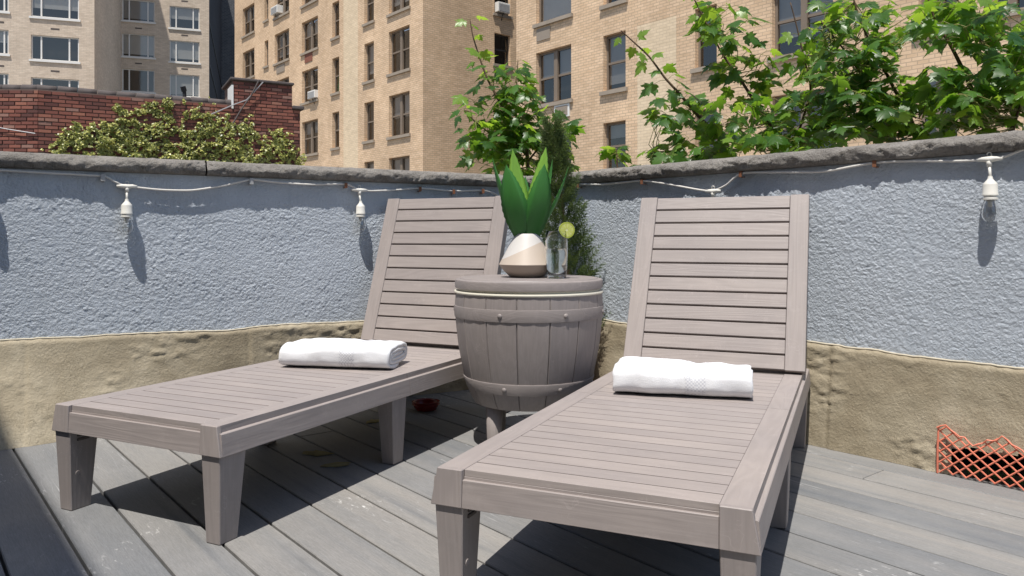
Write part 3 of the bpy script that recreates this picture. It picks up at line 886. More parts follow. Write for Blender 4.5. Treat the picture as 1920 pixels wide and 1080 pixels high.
MB().tube([(fK.s(349), 0.25, zp - 0.1), (fK.s(348), 0.25, zp + 0.17)], 0.035, 8).tube([(fK.s(348), 0.25, zp + 0.15), (fK.s(345), 0.23, zp + 0.24)], 0.05, 8).build('vent_pipe', M_iron, bK)
def kpt(u, v, off): 
    return (fK.s(u), -off, fK.z(u, v))
MB().tube([kpt(492, 155, .07), kpt(462, 188, .05), kpt(440, 196, .05), kpt(395, 215, .05)], 0.011, 5).build('cable', M_metal, bK)
MB().tube([kpt(484, 152, .08), kpt(470, 180, .06), kpt(452, 205, .06), kpt(436, 232, .06)], 0.016, 5).build('cable', M_tar, bK)
MB().tube([(-1.25, -0.04, fK.z(71, 228)), (-0.5, -0.04, fK.z(71, 243)), (-0.02, -0.04, fK.z(71, 251))], 0.009, 5).build('cable', M_metal, bK, loc=(k0, 0, 0), rot=(0, 0, ang_l))
# ------------------------------------------------------------------ sun loungers
LW, LL, SZ, RH = 0.575, 1.535, 0.27, 0.068      # width, frame length, seat height, rail height
RW = 0.060                                       # rail width
HINGE = 1.285; BL = 0.612                        # backrest hinge and length
bolt_me = MB().lathe([(0.0065, 0), (0.0065, 0.0012), (0.0045, 0.0014), (0.004, 0.0004)], 12).mesh('bolt', resin_y)
NSL = 24
s_pitch = (HINGE - 0.016) / NSL
slat_me = MB().box(-(LW / 2 - RW) + .0008, LW / 2 - RW - .0008, 0.0, s_pitch - 0.0050, -0.012, 0.0).mesh('slat', resin_x, bevel=0.0004)
b_pitch = (BL) / 12.0
bslat_me = MB().box(-(LW / 2 - RW) + .0008, LW / 2 - RW - .0008, 0.0, b_pitch - 0.0055, -0.020, 0.0).mesh('slat', resin_x, bevel=0.0016)

def rail_mesh(sx, y0, y1, front):
    """side rail: flat top, a narrow ledge on the outside, sides drafted outwards"""
    xo = LW / 2; xi = xo - RW
    prof = [(xi, 0.0), (xo - 0.009, 0.0), (xo - 0.0085, -0.016), (xo - 0.0015, -0.0175), (xo, -0.019), (xo + 0.004, -RH), (xo - 0.010, -RH), (xo - 0.014, -0.03), (xi, -0.03)]
    n = len(prof)
    ys = [y0, y1]
    vs = [(sx * p[0], y, p[1]) for y in ys for p in prof]
    fs = []
    for i in range(n):
        j = (i + 1) % n
        f = (i, j, n + j, n + i)
        fs.append(f if sx < 0 else f[::-1])
    c0 = tuple(range(n)); c1 = tuple(range(2 * n - 1, n - 1, -1))
    fs += [c0[::-1], c1[::-1]] if sx < 0 else [c0, c1]
    mb = MB(); mb.add(vs, fs)
    if front:   # square end block without the ledge
        mb.hexa([(sx * a, b, -RH) for a, b in ((xi + .0006, -0.0015), (xo + 0.004, -0.0015), (xo + .004, 0.012), (xi + .0006, 0.012))][::(1 if sx > 0 else -1)],
                [(sx * a, b, 0.0006) for a, b in ((xi + .0006, 0.0), (xo - 0.0088, 0.0), (xo - .0088, 0.012), (xi + .0006, 0.012))][::(1 if sx > 0 else -1)])
    return mb

def end_block(sx):
    xo = LW / 2; xi = xo - RW; q = 1 if sx > 0 else -1
    return MB().hexa([(sx * a, b, -RH - 0.0004) for a, b in ((xi + .0006, -0.0018), (xo + 0.0042, -0.0018), (xo + .0042, 0.013), (xi + .0006, 0.013))][::q],
                     [(sx * a, b, 0.0006) for a, b in ((xi + .0006, 0.0), (xo - 0.0088, 0.0), (xo - .0088, 0.013), (xi + .0006, 0.013))][::q])

def leg_mesh(sx, yc, fw, face):
    """tapering leg: outer corner upright, inner sides drafted"""
    xo = LW / 2 + 0.001
    zt = SZ - RH + 0.012
    wt, wb = 0.058, 0.043; dt, db = fw, fw * 0.66
    y0 = yc
    def q(w, d, z, ins):
        xs = sorted((sx * (xo - ins), sx * (xo - ins - w)))
        if face > 0: ya, yb = y0 + ins, y0 + ins + d
        else: ya, yb = y0 - ins - d, y0 - ins
        return [(xs[0], ya, z), (xs[1], ya, z), (xs[1], yb, z), (xs[0], yb, z)]
    return MB().hexa(q(wb, db, 0.0, 0.012), q(wt, dt, zt, 0.003))

def lounger(label, loc, rz, tilt):
    r = thing('sun_lounger', label, 'sun lounger', loc, rz, None)
    mid = LL / 2
    for sx in (-1, 1):
        sr = rail_mesh(sx, 0.006, mid - 0.0008, False).build('side_rail', resin_y, r, loc=(0, 0, SZ))
        end_block(sx).build('end_cap', resin_plain, sr, bevel=0.0015)
        rail_mesh(sx, mid + 0.0008, LL, False).build('side_rail', resin_y, r, loc=(0, 0, SZ))
    xi = LW / 2 - RW
    fr = MB()
    fr.hexa([(-xi, -0.001, SZ - RH), (xi, -0.001, SZ - RH), (xi, 0.018, SZ - RH), (-xi, 0.018, SZ - RH)],
            [(-xi, 0.002, SZ - 0.0175), (xi, 0.002, SZ - 0.0175), (xi, 0.018, SZ - 0.0175), (-xi, 0.018, SZ - 0.0175)])
    fr.box(-xi, xi, 0.0092, 0.0119, SZ - 0.018, SZ - 0.0122)
    fr.build('front_rail', resin_x, r, bevel=0.0008)
    MB().box(-xi, xi, LL - 0.02, LL - 0.001, SZ - RH, SZ - 0.001).build('rear_rail', resin_x, r)
    MB().box(-xi, xi, 0.012, HINGE + 0.02, SZ - 0.026, SZ - 0.0007).build('seat_base', recess_shade, r)  # panel just under the slat tops; its dark colour paints the groove shade
    for k in range(NSL):
        o = place('slat', slat_me, r, (0, 0.0095 + s_pitch * k, SZ))
    for sx in (-1, 1):
        for yc, fw, face in ((0.0, 0.082, 1), (mid - 0.008, 0.078, -1), (LL - 0.003, 0.075, -1)):
            lg = leg_mesh(sx, yc, fw, face).build('leg', resin_z, r, bevel=0.002, seg=1)
            # bolt head on the inner side
            yb = yc + (0.028 if face > 0 else -0.035)
            place('bolt', bolt_me, lg, (sx * (LW / 2 - 0.0565), yb, 0.093), (0, R(-90 * sx - 4 * sx), 0))
            nt = MB()
            for z in (0, 0.012):
                nt.box(-0.0015, 0.0015, -0.016, 0.016, z, z + 0.006)
            nt.build('notch', recess_shade, lg, loc=(sx * (LW / 2 - 0.0605), yb + 0.012 * face, SZ - RH - 0.026), rot=(0, R(-4 * sx), 0))
    # backrest, turned about its hinge
    bk = MB()
    for sx in (-1, 1):
        xs = sorted((sx * xi, sx * LW / 2))
        bk.box(xs[0], xs[1], 0.0, BL, -0.034, 0.0)
    bk.box(-xi, xi, 0.004, BL - 0.004, -0.031, -0.022)
    bo = bk.build('backrest', resin_y, r, bevel=0.0016, loc=(0, HINGE, SZ + 0.012), rot=(tilt, 0, 0))
    for k in range(12):
        place('slat', bslat_me, bo, (0, b_pitch * k + 0.0025, -0.0012))
    for sx in (-1, 1):
        MB().tube([(sx * (xi + 0.03), -0.016, -0.017), (sx * (xi - 0.03), -0.016, -0.017)], 0.009, 8).build('hinge_pin', resin_x, bo)
    a = Vector((0, HINGE + math.cos(tilt) * 0.36, SZ + 0.012 + math.sin(tilt) * 0.36 - 0.03))
    pr = MB()
    for x in (-0.17, 0.17): pr.tube([(x, a.y + 0.03, a.z), (x, LL - 0.04, SZ - 0.02)], 0.011, 8)
    pr.tube([(-0.17, LL - 0.04, SZ - 0.018), (0.17, LL - 0.04, SZ - 0.018)], 0.011, 8)
    pr.build('support_strut', resin_y, r, smooth=True)
    return r

angR = R(-23.85); angL = R(-25.6)
lounR = lounger('taupe resin sun lounger whose rear end meets the parapet with the maples behind', (0.117, 1.3025, 0), angR, R(66))
lounL = lounger('taupe resin sun lounger standing along the parapet in front of the red brick wall', (-0.9115, 1.8385, 0), angL, R(71.5))

# ------------------------------------------------------------------ folded towels
def towel_mat():
    m = NT('white_terry', 0.95, 0.1)
    v = m.coord()
    f = m.noise(v, 330.0, 4, 0.75)
    b = m.noise(v, 30.0, 3)
    m.color(m.mix(m.fl(b, 0.3, 0.7), (0.70, 0.71, 0.735), (0.76, 0.77, 0.79)))
    m.bump(m.math('ADD', f, m.math('MULTIPLY', b, 0.8)), 0.4, 0.003)
    m.b.inputs['Sheen Weight'].default_value = 0.2
    return m.m
M_towel = towel_mat()
def band_mat():
    m = NT('towel_dobby_band', 0.9, 0.1)
    ck = m.n('TexChecker', Vector=m.coord(), Scale=210.0, Color1=(0.74, 0.75, 0.77, 1), Color2=(0.57, 0.58, 0.62, 1))
    m.color(ck.outputs[0]); m.bump(ck.outputs[1], 0.5, 0.002)
    return m.m
M_band = band_mat()

def towel(label, loc, rz, length, seed, band_at, open_right, dk, depth=0.212, height=0.084):
    r = thing('folded_towel', label, 'towel', loc, rz)
    # cross-section: a rolled-over stack; path of the cloth as a flattened spiral
    turns = 2.6; th = 0.0125
    path = []
    NS = 120
    for i in range(NS + 1):
        t = i / NS
        a = -math.pi / 2 - 2 * math.pi * turns * t
        k = t * turns * th * 1.12
        hw = depth / 2 - th * 0.5 - k; hh = height / 2 - th * 0.5 - k * 0.92
        hw = max(hw, 0.012); hh = max(hh, 0.0035)
        # superellipse for a flattened roll
        ca, sa = math.cos(a), math.sin(a)
        e = 0.54
        path.append(Vector((hw * math.copysign(abs(ca) ** e, ca), hh * math.copysign(abs(sa) ** e, sa))))
    nrm = []
    for i in range(NS + 1):
        tg = (path[min(i + 1, NS)] - path[max(i - 1, 0)]).normalized()
        nrm.append(Vector((-tg.y, tg.x)))
    half = th * 0.46
    loop = [path[i] + nrm[i] * half for i in range(NS + 1)] + [path[i] - nrm[i] * half for i in range(NS, -1, -1)]
    m = len(loop); nx = 56
    xs = np.linspace(-length / 2, length / 2, nx)
    ly = np.array([p.x for p in loop]); lz = np.array([p.y for p in loop]) + height / 2
    ang = np.arctan2(lz - height / 2, ly)
    vs = []
    for i, x in enumerate(xs):
        t = x / length
        sag = 1.0 - 0.10 * math.exp(-((t - band_at) / 0.055) ** 2) + 0.05 * math.sin(5 * t + seed)
        y = ly * (1 + 0.05 * math.sin(4 * t + seed)) + 0.012 * (fbm(np.full(m, x / 0.07), ang * 1.5 + 9, seed, 3) - 0.5)
        z = lz.copy()
        up = np.clip(lz / height, 0, 1)
        z = z * (1 + (sag - 1) * up) + up * 0.020 * (fbm(np.full(m, x / 0.085), ly / 0.06, seed + 5, 3) - 0.5)
        # rounded ends
        e = max(0.0, (abs(t) - 0.46) / 0.04)
        y = y * (1 - 0.03 * e * e); z = z * (1 - 0.05 * e * e)
        xx = x + 0.008 * (fbm(ly / 0.04, lz / 0.02 + i * 0.0, seed + 8, 3) - 0.5)
        for k in range(m): vs.append((float(xx[k]), float(y[k]), max(0.0006, float(z[k]))))
    fs = []
    for i in range(nx - 1):
        for k in range(m):
            k2 = (k + 1) % m
            fs.append((i * m + k, i * m + k2, (i + 1) * m + k2, (i + 1) * m + k))
    # end caps as strips between the two sides of the cloth
    for base, rev in ((0, False), ((nx - 1) * m, True)):
        for k in range(NS):
            q = (base + k, base + k + 1, base + m - 2 - k, base + m - 1 - k)
            fs.append(q[::-1] if rev else q)
    me = MB().add(vs, fs).mesh('cloth', M_towel, True)
    bm = bmesh.new(); bm.from_mesh(me); bmesh.ops.recalc_face_normals(bm, faces=bm.faces[:]); bm.to_mesh(me); bm.free()
    place('cloth', me, r)
    # woven border band lying on the outer turn
    i0 = int((band_at + 0.5 - 0.055) * (nx - 1)); i1 = int((band_at + 0.5 + 0.055) * (nx - 1)) + 1
    ks = list(range(0, int(NS / turns * 0.99)))
    bs = []; bf = []
    co = np.array(vs).reshape(nx, m, 3)
    for i in range(i0, i1 + 1):
        for k in ks:
            j = m - 1 - k if dk < 0 else k
            a_, b_ = co[i, k], co[i, m - 1 - k]
            outer, inner = (a_, b_) if math.hypot(a_[1], a_[2] - height / 2) > math.hypot(b_[1], b_[2] - height / 2) else (b_, a_)
            d_ = (outer - inner); d_ = d_ / (np.linalg.norm(d_) + 1e-9)
            p = outer + d_ * 0.0009
            bs.append((p[0], p[1], max(p[2], 0.0002)))
    kk = len(ks)
    for i in range(i1 - i0):
        for k in range(kk - 1):
            bf.append((i * kk + k, i * kk + k + 1, (i + 1) * kk + k + 1, (i + 1) * kk + k))
    MB().add(bs, bf).build('border_band', M_band, r, smooth=True)
    return r

c = (ground(1153, 738, SZ) + ground(1412, 752, SZ)) / 2
c = c + Vector((-0.002, 0, 0))
a = math.atan2(*(lambda v: (v.y, v.x))(ground(1412, 752, SZ) - ground(1153, 738, SZ)))
off = Vector((-math.sin(a), math.cos(a), 0)) * 0.080
tR = towel('folded white towel with woven band and small black tag, on the lounger below the maples', c + off + Vector((0, 0, 0.0005)), a, 0.36, 3, 0.10, True, 1)
c2 = (ground(524, 688, SZ) + ground(736, 695, SZ)) / 2
a2 = math.atan2(*(lambda v: (v.y, v.x))(ground(745, 693, SZ) - ground(533, 686, SZ)))
off2 = Vector((-math.sin(a2), math.cos(a2), 0)) * 0.080
tL = towel('white towel showing its rolled layered end, on the lounger before the red brick wall', c2 + off2 + Vector((0, 0, 0.0005)), a2, 0.375, 8, 0.12, True, 1)
MB().box(-0.002, 0.004, -0.004, 0.004, 0, 0.022).build('tag', plain('black_tag', (0.015, 0.015, 0.015), 0.7), tR, loc=(0.176, 0.03, 0.045))

# ------------------------------------------------------------------ barrel table
BX, BY = 0.056, 2.585
bar = thing('barrel_table', 'taupe barrel-shaped cooler table with riveted hoops between the two loungers', 'table', (BX, BY, 0))
def brad(z):
    P = [(0.15, 0.184), (0.2, 0.205), (0.24, 0.217), (0.33, 0.235), (0.42, 0.2455), (0.46, 0.2475), (0.517, 0.2485), (0.6, 0.249)]
    return float(np.interp(z, [p[0] for p in P], [p[1] for p in P]))
NSV = 15
st = MB(); zz = [0.15, 0.165, 0.2, 0.24, 0.29, 0.34, 0.39, 0.44, 0.48, 0.514]
half = math.pi / NSV - 0.0035
for z in zz:
    r0 = brad(z) - (0.004 if z in (0.15, 0.514) else 0)
    for a_, dr in ((-half, -0.0035), (-half + 0.007, 0.0), (0, 0.0), (half - 0.007, 0.0), (half, -0.0035)):
        st.v.append((math.cos(a_) * (r0 + dr), math.sin(a_) * (r0 + dr), z))
for i in range(len(zz) - 1):
    for k in range(4): st.f.append((i * 5 + k, i * 5 + k + 1, (i + 1) * 5 + k + 1, (i + 1) * 5 + k))
stave_me = st.mesh('stave', resin_z, True); autosmooth(stave_me, 25)
for k in range(NSV):
    place('stave', stave_me, bar, (0, 0, 0), (0, 0, R(-90 - 9.8 + 12 + 24 * k)))
MB().lathe([(0.01, 0.147), (brad(0.15) - 0.008, 0.15)] + [(brad(z) - 0.0042, z) for z in zz[1:]], 60, cap=False).build('body', resin_lid, bar, smooth=True)
for z0, z1 in ((0.434, 0.472), (0.203, 0.239)):
    pr = [(brad(z0) - 0.004, z0 - 0.0005), (brad(z0) + 0.0018, z0), (brad(z0) + 0.0026, z0 + 0.003), (brad(z1) + 0.0026, z1 - 0.003), (brad(z1) + 0.0018, z1), (brad(z1) - 0.004, z1 + 0.0005)]
    hp = MB().lathe(pr, 72, cap=False).mesh('hoop', resin_lid); autosmooth(hp, 40)
    ho = place('hoop', hp, bar)
    for k in range(8):
        an = R(-90 - 22 + 48 * k) if k < 7 else R(-90 + 170)
        zc = (z0 + z1) / 2; rr = brad(zc) + 0.0024
        MB().lathe([(0.008, 0), (0.0075, 0.002), (0.0045, 0.0042), (0.001, 0.005)], 10).build('rivet', resin_lid, ho, smooth=True, loc=(rr * math.cos(an), rr * math.sin(an), zc), rot=(0, R(90), an))
rim = MB().lathe([(0.225, 0.510), (0.2475, 0.512), (0.2495, 0.516), (0.2485, 0.5195), (0.236, 0.521), (0.236, 0.531), (0.225, 0.532)], 72, cap=False).mesh('cooler_rim', plain('cream_plastic', (0.70, 0.67, 0.56), 0.4, 0.4)); autosmooth(rim, 40)
place('cooler_rim', rim, bar)
ZT = 0.561
lid = MB().lathe([(0.20, 0.527), (0.243, 0.527), (0.2465, 0.530), (0.2475, 0.550), (0.2455, 0.5555), (0.2415, ZT - 0.003), (0.232, ZT - 0.003), (0.2295, ZT), (0.05, ZT)], 96).mesh('lid', resin_lid); autosmooth(lid, 35)
place('lid', lid, bar)
for k in range(4):
    an = R(222 + 90 * k)
    MB().lathe([(0.021, 0.0), (0.0225, 0.004), (0.0275, 0.16)], 18, c=(0.152 * math.cos(an), 0.152 * math.sin(an), 0)).build('leg', resin_z, bar, smooth=True)

# ------------------------------------------------------------------ potted agave on the barrel
px, py = at(988, 500, 2.60).x, 2.60
ag = thing('potted_agave', 'green agave with toothed leaves in a faceted white and tan pot', 'plant', (px, py, ZT))
def pot_mat():
    m = NT('glazed_pot', 0.5, 0.35)
    sp = m.n('SeparateXYZ', Vector=m.coord()).outputs
    f = m.noise(m.coord(), 60.0, 4)
    edge = m.math('ADD', m.math('SUBTRACT', sp[2], 0.098), m.math('MULTIPLY', sp[0], -0.45))
    up = m.math('GREATER_THAN', edge, 0.0)
    low = m.math('LESS_THAN', sp[2], 0.0445)
    c = m.mix(up, (0.47, 0.40, 0.335), (0.56, 0.54, 0.515))
    c = m.mix(low, c, (0.36, 0.30, 0.25))
    c = m.mix(m.fl(f, 0.6, 0.75, 0, 0.25), c, (0.5, 0.4, 0.33))
    m.color(c); return m.m
pot_me = MB().lathe([(0.050, 0.0), (0.060, 0.004), (0.079, 0.022), (0.0945, 0.043), (0.0925, 0.0465), (0.0655, 0.0975), (0.0465, 0.1330), (0.0400, 0.1450), (0.0385, 0.1465), (0.028, 0.145), (0.03, 0.10)], 44, a0=R(-100)).mesh('pot', pot_mat()); autosmooth(pot_me, 30); place('pot', pot_me, ag)
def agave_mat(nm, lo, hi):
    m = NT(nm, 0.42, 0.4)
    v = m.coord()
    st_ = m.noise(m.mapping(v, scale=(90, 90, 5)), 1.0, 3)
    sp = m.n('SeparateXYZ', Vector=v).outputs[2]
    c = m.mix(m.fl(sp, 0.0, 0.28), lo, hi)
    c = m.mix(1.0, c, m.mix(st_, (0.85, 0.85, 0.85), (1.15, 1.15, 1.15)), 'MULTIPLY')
    m.color(c)
    m.b.inputs['Subsurface Weight'].default_value = 0.0
    tr = m.n('BsdfTranslucent', Color=(0.20, 0.50, 0.04, 1))
    mx = m.n('MixShader', i0=0.28, i1=m.b.outputs[0], i2=tr.outputs[0])
    m.l(mx.outputs[0], m.t.nodes['Material Output'].inputs[0])
    return m.m
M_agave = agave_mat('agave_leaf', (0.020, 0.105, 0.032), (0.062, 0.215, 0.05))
M_agave_sunlit = agave_mat('sunlit_inner_agave_leaf', (0.09, 0.25, 0.03), (0.24, 0.46, 0.07))  # inner leaves' lighter green, with the sun on them put into the colour
def agave_leaf(tip, width, base=(0, 0, 0.128), bow=0.03, face=None, fold=0.22, young=False):
    """one thick channelled leaf from the crown to its tip, with small marginal teeth"""
    b = Vector(base); t = Vector(tip)
    ax = t - b; L = ax.length
    out = Vector((ax.x, ax.y, 0)); out = out.normalized() if out.length > 1e-4 else Vector((0, -1, 0))
    if face is not None: out = Vector(face).normalized()
    n = 26; mb = MB(); rows = []
    for i in range(n + 1):
        s = i / n
        p = b + ax * s + out * (bow * math.sin(math.pi * s))
        tg = ax.normalized()
        side = tg.cross(out).normalized(); nr = side.cross(tg).normalized()
        w = width * (0.48 + 0.95 * s - 0.2 * s * s) if s < 0.42 else width * max(0.0, 1 - ((s - 0.42) / 0.58) ** 1.75) * 0.86 + 0.0
        if s < 0.42: w = width * (0.45 + 0.41 * math.sin(s / 0.42 * math.pi / 2))
        th = 0.004 * (1 - s) + 0.0008
        tooth = 0.0022 if (i % 2 == 1 and 0.12 < s < 0.95) else 0.0
        row = []
        for q in (-1, -0.55, 0, 0.55, 1):
            ww = w / 2 * q + (tooth * (1 if q > 0 else -1) if abs(q) == 1 else 0)
            dish = -fold * w * 0.5 * (1 - q * q)
            row.append(p + side * ww - nr * dish * -1 * -1)
        for q in (0.55, 0, -0.55):
            ww = w / 2 * q
            dish = -fold * w * 0.5 * (1 - q * q)
            row.append(p + side * ww - nr * dish + nr * th * -1.6)
        rows.append(row)
    m = 8
    for row in rows: mb.v += [tuple(v) for v in row]
    for i in range(n):
        for k in range(m):
            k2 = (k + 1) % m
            mb.f.append((i * m + k, i * m + k2, (i + 1) * m + k2, (i + 1) * m + k))
    return mb.build('leaf', M_agave_sunlit if young else M_agave, ag, smooth=True)  # young picks the green brightened to look sunlit
def apx(u, v, dy):   # tip position in the pot's frame
    q = at(u, v, py + dy); return (q.x - px, dy, q.z - ZT)
agave_leaf(apx(949, 309, -0.075), 0.100, (-0.010, -0.010, 0.12), 0.020, (-0.25, -1, 0.2))
agave_leaf(apx(1021, 307, -0.07), 0.098, (0.012, -0.012, 0.12), 0.018, (0.3, -1, 0.2))
agave_leaf(apx(961, 279, 0.05), 0.080, (-0.006, 0.012, 0.12), 0.006, (-0.2, 1, 0.2), young=True)
agave_leaf(apx(1024, 275, 0.06), 0.078, (0.006, 0.012, 0.12), 0.006, (0.3, 1, 0.2), young=True)
agave_leaf(apx(923, 296, 0.01), 0.060, (-0.014, 0.0, 0.12), 0.012, (-1, -0.35, 0.1))
agave_leaf(apx(1036, 299, 0.03), 0.050, (0.010, 0.004, 0.12), 0.012, (1, 0.5, 0.1))
agave_leaf(apx(1066, 313, -0.005), 0.052, (0.014, -0.002, 0.12), 0.016, (1, -0.25, 0.1))
agave_leaf(apx(985, 330, 0.10), 0.055, (0.0, 0.014, 0.12), 0.010, (0, 1, 0.2))

# ------------------------------------------------------------------ water glass and lime
gy = 2.515; gx = at(1043.5, 500, gy).x
def clear_mat(name, col, ior, rough=0.0):
    m = NT(name, rough)
    m.b.inputs['Transmission Weight'].default_value = 1.0
    m.b.inputs['IOR'].default_value = ior
    m.b.inputs['Base Color'].default_value = tuple(col) + (1,)
    return m.m
M_clear = clear_mat('clear_glass', (0.97, 0.985, 0.98), 1.45)
gl = thing('water_glass', 'clear straight tumbler half filled with water on the barrel lid', 'glass', (gx, gy, ZT + 0.0003))
gp = [(0.028, 0.0), (0.0305, 0.002), (0.0345, 0.03), (0.0368, 0.08), (0.0362, 0.12), (0.0338, 0.1535), (0.0330, 0.1545), (0.0322, 0.1535), (0.0345, 0.12), (0.0350, 0.08), (0.0326, 0.03), (0.0270, 0.0135), (0.002, 0.0125)]
MB().lathe(gp, 48).build('tumbler', M_clear, gl, smooth=True)
wp = [(0.002, 0.0128), (0.0268, 0.0138), (0.0323, 0.03), (0.0347, 0.08), (0.03465, 0.0975), (0.002, 0.0970)]
MB().lathe(wp, 48).build('water', clear_mat('water', (0.97, 0.99, 0.99), 1.33), gl, smooth=True)
lm = at(1062.5, 431.5, gy - 0.012)
li = thing('lime_slice', 'round lime slice perched on the rim of the water glass', 'lime', lm, R(10))
def disc(r0, r1, t, n=40, a0=0, a1=2 * math.pi):
    mb = MB(); full = abs(a1 - a0 - 2 * math.pi) < 1e-6
    k = n if full else n + 1
    for y in (-t / 2, t / 2):
        for rr in (r0, r1):
            for i in range(k):
                a_ = a0 + (a1 - a0) * i / n
                mb.v.append((rr * math.cos(a_), y, rr * math.sin(a_)))
    for i in range(n):
        j = (i + 1) % k
        mb.f += [(i, j, k + j, k + i), (2 * k + j, 2 * k + i, 3 * k + i, 3 * k + j), (k + i, k + j, 3 * k + j, 3 * k + i), (j, i, 2 * k + i, 2 * k + j)]
    return mb
disc(0.0215, 0.0262, 0.006).build('rind', plain('lime_rind', (0.36, 0.42, 0.06), 0.5, 0.4, 0.15, 90), li)
disc(0.0, 0.0213, 0.0046).build('pith', plain('lime_pith', (0.66, 0.68, 0.38), 0.5, 0.3), li)
M_pulp = plain('lime_pulp', (0.52, 0.56, 0.14), 0.35, 0.4, 0.25, 160)
for k in range(9):
    disc(0.004, 0.0205, 0.0056, 6, R(40 * k + 3), R(40 * k + 37)).build('segment', M_pulp, li)

# ------------------------------------------------------------------ red dish on the deck
q = ground(797, 772)
dish = MB().lathe([(0.036, 0.0), (0.042, 0.003), (0.050, 0.018), (0.055, 0.034), (0.0565, 0.036), (0.054, 0.0365), (0.050, 0.030), (0.045, 0.016), (0.035, 0.008), (0.002, 0.007)], 40)
dd = thing('bowl', 'small shiny dark red bowl on the deck beside the barrel', 'bowl', (q.x, q.y + 0.03, 0.0005))
M_redg = plain('red_glaze', (0.19, 0.016, 0.014), 0.22, 0.5)
dish.build('dish', M_redg, dd, smooth=True)
MB().lathe([(0.0535, 0.022), (0.0555, 0.023), (0.0558, 0.026), (0.0540, 0.027)], 40, cap=False).build('ring', M_redg, dd, smooth=True)

# pale tan patches: thin irregular sheets on the planks under the lounger
M_tan_patch = plain('tan_patch', (0.36, 0.30, 0.15), 0.9, 0.1, 0.3, 60)
for i, (u, v, w) in enumerate(((594, 851, 0.055), (631, 872, 0.044), (700, 791, 0.04))):
    p = ground(u, v); mb = MB(); n = 18
    rr = [w * (0.6 + 0.55 * random.random()) for _ in range(n)]
    vs = [(rr[k] * math.cos(2 * math.pi * k / n), 0.62 * rr[k] * math.sin(2 * math.pi * k / n), 0.0012 + 0.003 * random.random()) for k in range(n)] + [(0, 0, 0.004)]
    mb.add(vs, [(k, (k + 1) % n, n) for k in range(n)])
    mb.add([(x, y, z - 0.0011) for x, y, z in vs], [((k + 1) % n, k, n) for k in range(n)])
    tag(mb.build('tan_patch', M_tan_patch, loc=p, rot=(0, 0, 0.4 * i)), ['largest pale tan patch on the shaded planks under a lounger', 'smaller pale tan patch beside the largest one on shaded planks', 'pale tan patch on the shaded planks near the red bowl'][i], 'flake')

# ------------------------------------------------------------------ string lights
M_cord = plain('white_cord', (0.60, 0.58, 0.54), 0.5, 0.35, 0.1, 40)
M_sock = plain('white_socket', (0.72, 0.70, 0.64), 0.45, 0.4)
M_bulb = clear_mat('bulb_glass', (0.98, 0.98, 0.97), 1.45)
M_fil = plain('filament_post', (0.55, 0.55, 0.52), 0.35, 0.5)
lights = thing('string_light', 'white string light cable with clear bulbs, clipped under the stone coping', 'string light', (0, 0, 0))
def onL(u, v, off=0.018):
    return hit(u, v, PL + nL * off, nL)
def onR(u, v, off=0.018):
    return hit(u, v, PR + nR * off, nR)
ptsL = [(-260, 312), (-130, 322), (-20, 345), (0, 319), (100, 325), (192, 330), (214, 340), (238, 349), (300, 356), (360, 357), (420, 348), (470, 337), (520, 342), (580, 346), (640, 345), (655, 347), (674, 356), (700, 358), (745, 356), (790, 353), (850, 358), (905, 357), (925, 362), (945, 371)]
ptsL = [p for p in ptsL if p[0] >= 0]
ptsL = [(-240, 300), (-120, 312), (-40, 318)] + ptsL
ptsR = [(1062, 358), (1085, 346), (1130, 346), (1170, 342), (1205, 339), (1250, 345), (1310, 356), (1337, 358), (1362, 347), (1390, 325), (1450, 323), (1540, 322), (1600, 312), (1640, 305), (1700, 302), (1800, 302), (1855, 298), (1885, 293), (1930, 276), (2000, 262), (2150, 262)]
P3 = [onL(u, v) for u, v in ptsL]
mid = (CORNER + (nL + nR).normalized() * 0.03)
P3 += [Vector((mid.x, mid.y, 0.885))] + [onR(u, v) for u, v in ptsR]
def smooth_path(P, k=5):
    out = []
    for i in range(len(P) - 1):
        p0, p1, p2, p3 = P[max(i - 1, 0)], P[i], P[i + 1], P[min(i + 2, len(P) - 1)]
        for j in range(k):
            t = j / k
            m1 = (p2 - p0) * 0.35; m2 = (p3 - p1) * 0.35
            h = (2*t**3 - 3*t**2 + 1, t**3 - 2*t**2 + t, -2*t**3 + 3*t**2, t**3 - t**2)
            out.append(p1 * h[0] + m1 * h[1] + p2 * h[2] + m2 * h[3])
    return out + [P[-1]]
MB().tube(smooth_path(P3), 0.0042, 8).build('cord', M_cord, lights, smooth=True)
